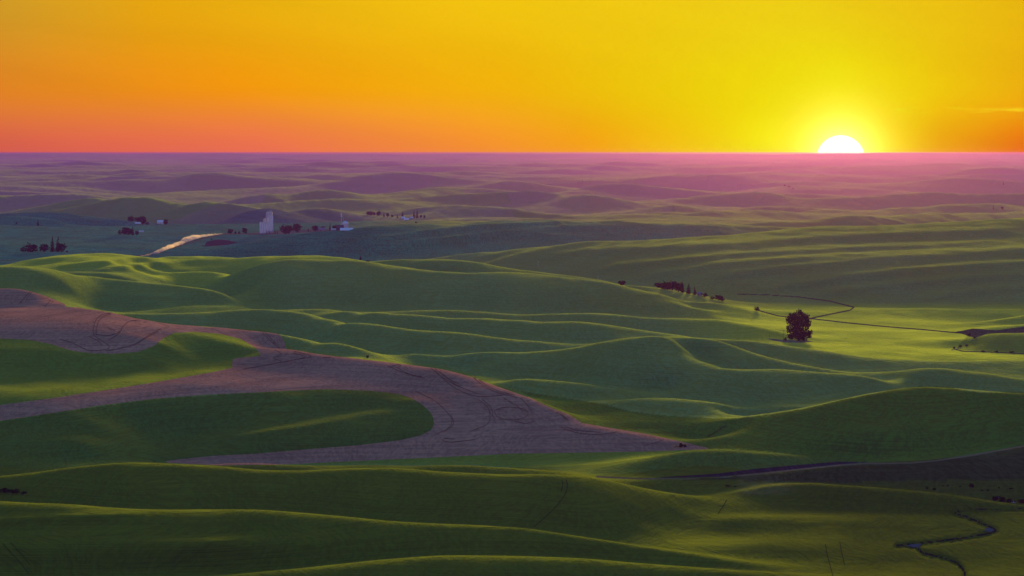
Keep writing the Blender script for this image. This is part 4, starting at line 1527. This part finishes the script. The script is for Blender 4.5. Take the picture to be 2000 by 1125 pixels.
def leg_tower():
    p = ground(666.3, 448.5)
    p.y += 10
    p.z = land_z(p.x, p.y)
    m = p.y / FPX
    h = 32 * m
    root = empty('grain_leg_tower', p - Vector((0, 0, 0.3)), 'thin pale grain leg tower rising beside the round bin', 'tower')
    b = MB(); b.box(-0.55, 0.55, -0.45, 0.45, 0, h * 0.9)
    part('casing', b.mesh('casing', M_METAL), root)
    b = MB(); b.box(-1.1, 1.1, -0.8, 0.8, h * 0.78, h)
    part('head', b.mesh('head', M_ROOFW), root)
    b = MB(); b.tube((0.4, 0, h * 0.93), (7.2 * m, 0, 13 * m), 0.3, 0.3, 6)
    part('spout', b.mesh('spout', M_METAL), root)
    b = MB(); b.box(3.3 * m, 3.3 * m + 0.35, -0.2, 0.2, 0, h * 0.97)
    part('mast', b.mesh('mast', M_METAL), root)


leg_tower()

# ------------------------------------------------------------------ farms and trees on the left
for k, px, py, h, w, lab in (
        ('round_b', 60, 492.5, 19, 32, 'broad dark tree at the left of the big valley windbreak'),
        ('bush_b', 44, 492.5, 11, 14, 'low bush at the left edge of the big valley windbreak'),
        ('round_a', 86, 492.5, 18, 20, 'rounded dark tree left of the two pointed conifers'),
        ('conifer_a', 102, 492.5, 31, 15, 'taller left one of two pointed conifers in the windbreak'),
        ('conifer_b', 113, 492.5, 30, 15, 'right one of two pointed conifers in the windbreak'),
        ('round_c', 120, 492.5, 19, 20, 'rounded dark tree right of the two pointed conifers'),
        ('bush_c', 131, 492.5, 5, 6, 'tiny bush at the right end of the big valley windbreak'),
        ('bush_a', 235, 459, 12, 13, 'low bush at the left of the middle valley thicket'),
        ('round_a', 244, 459, 17, 18, 'tallest tree on the left side of the middle valley thicket'),
        ('round_c', 252, 459.3, 14, 14, 'dark broad tree in the middle of the middle valley thicket'),
        ('conifer_a', 259, 459.5, 18, 9, 'pointed conifer in the middle valley thicket'),
        ('bush_b', 267, 459.5, 11, 12, 'round bush at the right of the middle valley thicket'),
        ('round_b', 256, 432.5, 12, 16, 'leftmost tree of the far grove behind the low white shed'),
        ('round_a', 269, 434, 11, 14, 'middle tree of the far grove behind the low white shed'),
        ('round_c', 279, 439, 19, 15, 'tallest tree of the far grove right of the white shed'),
        ('bush_c', 288, 439, 8, 9, 'low bush at the right end of the far grove'),
        ('round_a', 323, 439, 12, 10, 'dark tree hugging the right side of the small white barn'),
        ('conifer_b', 74, 441, 12, 7, 'lone pointed tree on the far left hillside'),
        ('bush_a', 32, 438, 5, 4, 'tiny lone bush left of the pointed hillside tree')):
    plant(k, px, py, h, w, lab, 'trees and bushes of the left valley')
gable_house(313, 437.5, 11, 7.5, 'small white barn in front of the dark tree in the far valley', 'barn', wall=M_WHITE, roof=M_ROOFW, name='barn', rotz=0.2)
gable_house(269, 437.3, 10, 3.4, 'low white shed in front of the far valley grove', 'shed', wall=M_WHITE, roof=M_ROOFW, name='shed', lean_roof=0.6)
gable_house(276, 453.4, 8, 3.2, 'tiny pale shed right of the middle valley thicket', 'shed', wall=M_WHITE, roof=M_METAL, name='shed', lean_roof=0.6)

# ------------------------------------------------------------------ far farm in the lavender haze
FG = 'trees of the far shelter belt'
for k, px, py, h, w, lab in (
        ('round_a', 718, 420.5, 8, 7, 'first small tree from the left in the far shelter belt'),
        ('round_b', 724, 420.8, 10, 8, 'second tree from the left in the far shelter belt'),
        ('round_c', 730, 421, 8, 6, 'third tree from the left in the far shelter belt'),
        ('round_c', 740, 422, 11, 9, 'rounded isolated tree after the first gap of the far shelter belt'),
        ('narrow', 750, 423.6, 10, 6, 'upright tree after the second gap of the far shelter belt'),
        ('round_a', 757, 424, 9, 6, 'tree right of the upright one in the far shelter belt'),
        ('bush_a', 766, 424.6, 7, 7, 'low tree right of the middle of the far shelter belt'),
        ('narrow', 776, 426, 8, 5, 'thin tree near the white far sheds'),
        ('conifer_a', 786, 426, 14, 7, 'tall conifer just behind the white far sheds'),
        ('conifer_b', 808.5, 426, 16, 7, 'left one of two tall conifers right of the white far sheds'),
        ('conifer_a', 814.5, 426, 17, 8, 'right one of two tall conifers right of the white far sheds'),
        ('bush_b', 822, 426, 8, 7, 'low bush right of the tall far conifers'),
        ('bush_c', 829, 426, 9, 6, 'last bush at the right end of the far shelter belt'),
        ('bush_a', 813, 436.5, 5, 7, 'dark square bush below the tall far conifers')):
    plant(k, px, py, h, w, lab, FG)
gable_house(787, 427.5, 7, 4.6, 'upper white far shed with tilted roof in the haze', 'shed', wall=M_WHITE, roof=M_ROOFW, name='shed', lean_roof=0.6, rotz=0.5)
gable_house(794, 429.8, 9, 4, 'lower white far shed in front of the shelter belt', 'shed', wall=M_WALLP, roof=M_ROOFW, name='shed', lean_roof=0.7)
gable_house(804.5, 426.8, 6, 3.6, 'small far shed left of the tall conifers', 'shed', wall=M_WALLP, roof=M_METAL, name='shed', lean_roof=0.6)

# single plants here and there
for k, px, py, h, w, lab in (
        ('conifer_b', 704, 507.5, 8, 8, 'small dark evergreen at the dip of the green ridge'),
        ('bush_b', 719, 511, 3.5, 10, 'low flat bush right of the small evergreen on the ridge'),
        ('bush_c', 718, 699, 9, 8, 'small dark bush at the upper edge of the ploughed slope'),
        ('conifer_a', 1960, 361, 7, 4, 'lone upright tree high on the far right in the pink haze'),
        ('narrow', 1940, 409, 9, 3.2, 'thin upright tree on the far right ridge'),
        ('round_b', 1957.5, 408.5, 6.5, 6, 'rounded tree on the far right ridge next to the thin one'),
        ('bush_a', 1533, 364, 4, 7, 'low dark scrub at the left in the pink haze below the sun'),
        ('bush_b', 1541, 366.5, 5, 9, 'low dark scrub in the middle in the pink haze below the sun'),
        ('bush_c', 1549, 369, 4, 7, 'low dark scrub at the right in the pink haze below the sun'),
        ('bush_a', 413, 468.5, 4, 6, 'small dark bush on the slope beside the dusty road'),
        ('bush_c', 396, 481, 3, 5, 'tiny bush at the left corner of the purple fallow patch')):
    plant(k, px, py, h, w, lab)

# pasture with shrubs, lower right
for k, px, py, h, w, lab in (
        ('bush_a', 1811, 955, 6, 8, 'leftmost round shrub above the lit ridge in the dark pasture'),
        ('bush_b', 1825, 957.5, 6, 10, 'wide shrub next to the leftmost one in the dark pasture'),
        ('bush_c', 1842, 950, 4, 7, 'left one of two small shrubs side by side in the dark pasture'),
        ('bush_a', 1851, 950, 5, 6, 'right one of two small shrubs side by side in the dark pasture'),
        ('bush_b', 1875, 951.5, 4, 5, 'tiny shrub left of the largest pasture shrub'),
        ('round_c', 1897, 952, 9, 11, 'largest single dark shrub in the upper pasture'),
        ('bush_c', 1918, 959, 4, 8, 'low shrub in the middle of the dark pasture'),
        ('bush_a', 1929, 959, 5, 8, 'low shrub right of the middle of the dark pasture'),
        ('bush_b', 1951, 954, 4, 6, 'small shrub high at the right of the pasture'),
        ('bush_c', 1975, 955, 4, 14, 'flat spreading shrub at the right of the pasture'),
        ('round_a', 1944, 978, 10, 13, 'left tree of the dark clump behind the lit ridge'),
        ('round_b', 1957, 980, 12, 16, 'broad middle tree of the dark clump behind the lit ridge'),
        ('round_c', 1971, 981.5, 9, 12, 'right tree of the dark clump behind the lit ridge'),
        ('round_a', 1995, 983, 9, 15, 'dark tree at the right picture edge behind the lit ridge'),
        ('bush_a', 8, 962, 12, 34, 'wide dark thicket at the left picture edge on the near slope'),
        ('bush_b', 30, 963.5, 11, 30, 'middle bush of the dark thicket on the near left slope'),
        ('bush_c', 47, 964.5, 8, 17, 'right end bush of the dark thicket on the near left slope'),
        ('bush_b', 1421, 950, 4, 16, 'dark flat bush in the hollow left of the brown mound'),
        ('bush_c', 1436, 951, 3, 10, 'small bush in the hollow right beside the flat one')):
    plant(k, px, py, h, w, lab, 'shrubs of the near slopes and pasture')
gable_house(1950, 972.8, 6, 3.4, 'small grey shed half hidden among the dark clump trees', 'shed', wall=M_WALLP, roof=M_ROOFG, name='shed')
gable_house(1979, 982, 7, 3.6, 'small pale hut at the right foot of the dark clump', 'shed', wall=M_WALLP, roof=M_METAL, name='hut')

# scrub and stones in the ravine on the right
rs = np.random.default_rng(4)
for i, (px, py, h, w, lab) in enumerate((
        (1864, 681, 5, 9, 'leftmost scrub bush at the mouth of the right ravine'), (1876, 678, 5, 9, 'scrub bush above the pale stones of the right ravine'),
        (1888, 676, 5, 10, 'scrub bush right of the pale stones of the right ravine'), (1892, 656, 6, 11, 'dark bush at the bend of the right ravine'),
        (1903, 661, 4, 8, 'low bush just below the bend of the right ravine'), (1920, 687, 4, 12, 'low dark bush along the lower ravine line'),
        (1946, 688, 4, 14, 'dark bush in the middle of the lower ravine line'), (1976, 689, 4, 14, 'dark bush far right on the lower ravine line'))):
    plant('bush_' + 'abc'[i % 3], px, py, h, w, lab, 'scrub along the right ravine')


def stone_mesh(seed):
    r = np.random.default_rng(seed)
    bm = bmesh.new()
    bmesh.ops.create_icosphere(bm, subdivisions=2, radius=0.5)
    for v in bm.verts:
        v.co *= 1 + 0.25 * (r.random() - 0.5)
        v.co.z *= 0.7
    me = bpy.data.meshes.new('boulder')
    bm.to_mesh(me)
    bm.free()
    me.materials.append(M_ROCK)
    return me


for i, (px, py, s, lab) in enumerate(((1860, 684, 4.5, 'pale boulder at the left mouth of the right ravine'), (1868, 683, 5, 'second pale boulder at the mouth of the right ravine'),
                                      (1872, 680, 4, 'pale boulder under the scrub at the ravine mouth'), (1899, 665, 5, 'pale boulder below the bend of the ravine'), (1907, 662, 4, 'pale boulder right of the ravine bend'))):
    p = ground(px, py)
    o = bpy.data.objects.new('boulder', stone_mesh(i))
    COL.objects.link(o)
    o.location = p + Vector((0, 0, 0.3))
    k = s * p.y / FPX
    o.scale = (k, k, k * 0.7)
    tag(o, lab, 'boulder', 'pale boulders of the right ravine')


# ------------------------------------------------------------------ poles
def pole(px, py, hpx, label, arms=1, mat=M_POLE, r=0.16):
    p = ground(px, py)
    m = p.y / FPX
    h = hpx * m
    r = max(r, 0.22 * m)
    root = empty('utility_pole', p - Vector((0, 0, 0.3)), label, 'pole', 'poles across the fields')
    b = MB(); b.tube((0, 0, 0), (0, 0, h), r, r * 0.7, 8)
    part('shaft', b.mesh('shaft', mat), root)
    for k in range(arms):
        b = MB(); b.box(-0.16 * h, 0.16 * h, -r * 0.6, r * 0.6, h * (0.90 - 0.12 * k), h * (0.90 - 0.12 * k) + r * 1.4)
        part('crossarm', b.mesh('crossarm', mat), root)


pole(1051, 522, 12, 'pale thin pole behind the long green ridge', 1, M_METAL)
pole(1168, 547, 9, 'short pale pole on the ridge crest left of the squat tree', 1, M_METAL)
pole(1530, 661, 18, 'bare weathered pole beside the bush left of the lone tree', 1)
pole(1503, 660, 9, 'thin short pole at the left end of the gravel patch', 0)
pole(1131, 358, 7, 'left pole of the far pair in the pink haze', 1)
pole(1137, 358, 7, 'right pole of the far pair in the pink haze', 1)
pole(1441, 369.5, 8, 'left pole of the pair on the far hill nearer the sun', 1)
pole(1446, 369.5, 9, 'right pole of the pair on the far hill nearer the sun', 1)


# ------------------------------------------------------------------ tractor with its implement
def wheel(root, x, y, r, w):
    b = MB()
    prof = [(r * 0.55, -w / 2), (r * 0.92, -w / 2), (r, -w * 0.3), (r, w * 0.3), (r * 0.92, w / 2), (r * 0.55, w / 2)]
    b.lathe(prof, 20)
    o = part('wheel', b.mesh('wheel', M_TYRE), root, (x, y, r))
    o.rotation_euler = (R(90), 0, 0)
    b = MB(); b.lathe([(r * 0.1, -w * 0.3), (r * 0.56, -w * 0.32), (r * 0.56, w * 0.32), (r * 0.1, w * 0.3)], 16)
    part('rim', b.mesh('rim', M_STEEL), o)


def tractor():
    p = ground(1333, 873.2)
    root = empty('tractor', p + Vector((0, 0, -0.1)), 'small dark farm tractor at the right tip of the ploughed field', 'tractor', rotz=-0.25)
    for y in (-0.95, 0.95):
        wheel(root, -0.9, y, 0.95, 0.55)
        wheel(root, 1.6, y, 0.62, 0.4)
    b = MB(); b.prism([(-0.5, 0.8), (2.1, 0.8), (2.15, 1.5), (1.9, 1.75), (0.1, 1.9), (-0.5, 1.9)], -0.42, 0.42)
    part('hood', b.mesh('hood', M_TRACT), root)
    b = MB(); b.prism([(-1.7, 0.9), (-0.5, 0.9), (-0.35, 1.9), (-0.5, 2.75), (-1.55, 2.75), (-1.75, 1.8)], -0.75, 0.75)
    cab = part('cab', b.mesh('cab', M_TRACT), root)
    b = MB(); b.box(-1.45, -0.65, -0.78, 0.78, 1.8, 2.6)
    part('window', b.mesh('window', M_GLASS), cab)
    b = MB(); b.box(-1.8, -0.3, -0.85, 0.85, 2.76, 2.92)
    part('cab_roof', b.mesh('cab_roof', M_STEEL), cab)
    b = MB(); b.tube((0.8, 0.3, 1.8), (0.8, 0.3, 3.0), 0.06, 0.05, 8)
    part('exhaust_pipe', b.mesh('exhaust_pipe', M_STEEL), root)
    q = ground(1322, 873.6)
    root = empty('field_cultivator', q, 'low dark cultivator trailing behind the tractor on bare soil', 'cultivator', rotz=-0.25)
    b = MB()
    b.box(-1.6, 1.6, -2.4, -2.2, 0.5, 0.7); b.box(-1.6, 1.6, 2.2, 2.4, 0.5, 0.7); b.box(-1.6, -1.4, -2.2, 2.2, 0.5, 0.7); b.box(1.4, 1.6, -2.2, 2.2, 0.5, 0.7)
    part('frame', b.mesh('frame', M_STEEL), root)
    b = MB(); b.tube((1.6, 0, 0.6), (3.0, -0.5, 0.7), 0.09, 0.09, 6)
    part('drawbar', b.mesh('drawbar', M_STEEL), root)
    b = MB(); b.tube((0, 0, 0.55), (0.1, 0, -0.1), 0.06, 0.03, 5)
    tm = b.mesh('tine', M_STEEL)
    for x in (-1.5, 1.5):
        for k in range(7):
            part('tine', tm, root, (x, -2.1 + 0.7 * k, 0))


tractor()

# ------------------------------------------------------------------ wheel tracks pressed into the ploughed slope
def ribbon(pts, w=0.36, mat=None, owner='ploughed_field'):
    pts = [Vector((x, y)) for x, y in pts]
    # smooth by Catmull-Rom
    out = []
    n = len(pts)
    for i in range(n - 1):
        p0, p1, p2, p3 = pts[max(i - 1, 0)], pts[i], pts[i + 1], pts[min(i + 2, n - 1)]
        k = max(2, int((p2 - p1).length / 3))
        for j in range(k):
            t = j / k
            out.append(0.5 * ((2 * p1) + (p2 - p0) * t + (2 * p0 - 5 * p1 + 4 * p2 - p3) * t * t + (3 * p1 - p0 - 3 * p2 + p3) * t ** 3))
    out.append(pts[-1])
    b = MB()
    rows = []
    for i, p in enumerate(out):
        d = (out[min(i + 1, len(out) - 1)] - out[max(i - 1, 0)])
        if d.length < 1e-6:
            d = Vector((1, 0))
        nrm = Vector((-d.y, d.x)).normalized() * w * (1.0 if 0 < i < len(out) - 1 else 0.3)
        a, c = ground(p.x + nrm.x, p.y + nrm.y), ground(p.x - nrm.x, p.y - nrm.y)
        if abs(a.y - c.y) > 120:
            rows.append(None)
            continue
        rows.append((a + Vector((0, 0, 0.22)), c + Vector((0, 0, 0.22))))
    for r0, r1 in zip(rows, rows[1:]):
        if r0 and r1 and abs(r0[0].y - r1[0].y) < 150:
            b.face((r0[0], r1[0], r1[1], r0[1]))
    if not b.f:
        return
    o = bpy.data.objects.new('tyre_track', b.mesh('tyre_track', mat or M_TRACK))
    COL.objects.link(o)
    o.parent = bpy.data.objects[owner]


def tr(s, x0, y0, k):
    return [(x0 + float(a.split(',')[0]) * k, y0 + float(a.split(',')[1]) * k) for a in s.split()]


for s in ("890,283 800,300 755,335 735,385 728,450 760,480 820,520 855,548 825,572 700,580 650,562 560,518 470,492", "870,292 815,312 775,345 757,395 750,455",
          "1080,342 1010,352 960,395 935,440 850,500", "940,432 850,462 740,452", "1262,408 1180,450 1050,530 950,560 830,583", "1240,428 1160,472 1040,545",
          "240,112 200,160 150,215", "255,118 215,165", "412,165 380,205 345,245", "432,172 400,212", "690,470 760,500 800,540", "835,400 900,425"):
    ribbon(tr(s, 0, 540, 0.25))
for s in ("430,182 480,230 520,270 600,335", "455,182 510,240 570,300", "545,330 600,375 535,398 600,425 560,440", "700,345 830,385 700,412 500,450 300,485", "690,360 780,390 640,425",
          "1430,460 1550,512 1700,548", "1500,472 1600,525 1720,558", "1450,468 1500,450 1532,456 1512,470", "1760,470 1850,545 1985,625", "1790,475 1880,545 1990,605", "1640,655 1800,735 1915,850 1930,905 1890,955 1790,1000", "920,395 990,390"):
    ribbon(tr(s, 400, 600, 0.25))
for s in ("0,162 120,270 280,340 480,336", "30,165 150,262 300,325", "255,198 400,300 590,352", "275,200 410,290 560,335", "300,362 372,420 388,480 370,540 250,590", "330,362 395,420 410,490", "418,445 470,425 550,420 640,440 652,480 560,512 450,492 418,445",
          "380,450 430,505", "600,352 650,400 692,468", "480,350 590,420 622,452", "860,452 950,520", "885,455 935,505", "890,562 1000,600 1150,612 1290,596", "920,560 1040,588 1180,598", "45,650 100,668 260,652 300,640", "60,640 140,645", "1480,692 1560,672 1625,648", "560,520 640,535 700,520", "110,470 130,540 60,600"):
    ribbon(tr(s, 850, 680, 0.2755))

for s in ("1106,936 1108,950 1104,965 1088,988 1066,1010 1042,1030", "1098,938 1099,950 1095,962", "1612,1062 1616,1085 1622,1108 1628,1130", "1640,1058 1644,1080 1650,1105", "4,1062 26,1085 44,1105 56,1122", "20,1060 42,1084 60,1106", "1402,1005 1412,990 1420,976", "1380,855 1395,846 1410,836 1420,832"):
    ribbon(tr(s, 0, 0, 1), 0.5, M_DENT, 'rolling_hills')

# ------------------------------------------------------------------ dust hanging over the valley road, water in the gully
DUST = [(250, 502.0, 1.3), (270, 500.8, 1.9), (290, 498.6, 2.6), (306, 495, 3.6), (322, 488, 4.6), (338, 482, 4.4), (352, 477, 4.0), (366, 471, 5.2), (376, 467.5, 5.4), (388, 464.5, 4.0), (402, 461.5, 3.0), (420, 458.6, 2.2), (438, 456.6, 1.6), (448, 456.0, 0.8)]


def dust():
    bm = bmesh.new()
    r = random.Random(8)
    for i in range(len(DUST) - 1):
        (x0, y0, s0), (x1, y1, s1) = DUST[i], DUST[i + 1]
        n = max(2, int((x1 - x0) / 3.0))
        for k in range(n):
            t = k / n
            px, py, s = x0 + (x1 - x0) * t, y0 + (y1 - y0) * t, (s0 + (s1 - s0) * t)
            g = ground(px, py + 0.8)
            m = g.y / FPX
            rad = s * m * r.uniform(0.9, 1.15)
            M = __import__('mathutils').Matrix
            res = bmesh.ops.create_icosphere(bm, subdivisions=2, radius=1.0)
            for v in res['verts']:
                q = 1 + 0.22 * (r.random() - 0.5)
                v.co = Vector((v.co.x * rad * 1.9 * q + g.x, v.co.y * rad * 2.0 * q + g.y, v.co.z * rad * q + g.z + rad * 0.75))
    me = bpy.data.meshes.new('dust_cloud')
    bm.to_mesh(me)
    bm.free()
    o = bpy.data.objects.new('dust_cloud', me)
    COL.objects.link(o)
    rm = o.modifiers.new('merge', 'REMESH')
    rm.mode = 'VOXEL'
    rm.voxel_size = 2.2
    rm.use_smooth_shade = True
    sm = o.modifiers.new('soften', 'SMOOTH')
    sm.factor = 0.6
    sm.iterations = 12
    mt, T = new_mat('road_dust')
    pv = T.n('ShaderNodeVolumePrincipled')
    pv.inputs['Color'].default_value = (1.0, 0.90, 0.78, 1)
    pv.inputs['Density'].default_value = 0.06
    pv.inputs['Anisotropy'].default_value = 0.45
    oo = T.n('ShaderNodeOutputMaterial')
    T.link(pv.outputs[0], oo.inputs['Volume'])
    me.materials.append(mt)
    o['kind'] = 'stuff'


dust()


def pool(pts, name):
    b = MB()
    b.face([ground(x, y) + Vector((0, 0, 0.25)) for x, y in pts])
    m, T = new_mat('gully_water')
    bs = T.n('ShaderNodeBsdfPrincipled')
    bs.inputs['Base Color'].default_value = (0.10, 0.10, 0.10, 1)
    bs.inputs['Roughness'].default_value = 0.8
    bs.inputs['Specular IOR Level'].default_value = 0.0
    oo = T.n('ShaderNodeOutputMaterial')
    T.link(bs.outputs[0], oo.inputs['Surface'])
    o = bpy.data.objects.new(name, b.mesh(name, m))
    COL.objects.link(o)
    o['kind'] = 'structure'


pool([(1768, 1066.5), (1784, 1063.5), (1799, 1063), (1797, 1068), (1793, 1072), (1783, 1070)], 'creek_water')
pool([(1925, 1031), (1938, 1033), (1942, 1037), (1934, 1040), (1922, 1038)], 'creek_water')
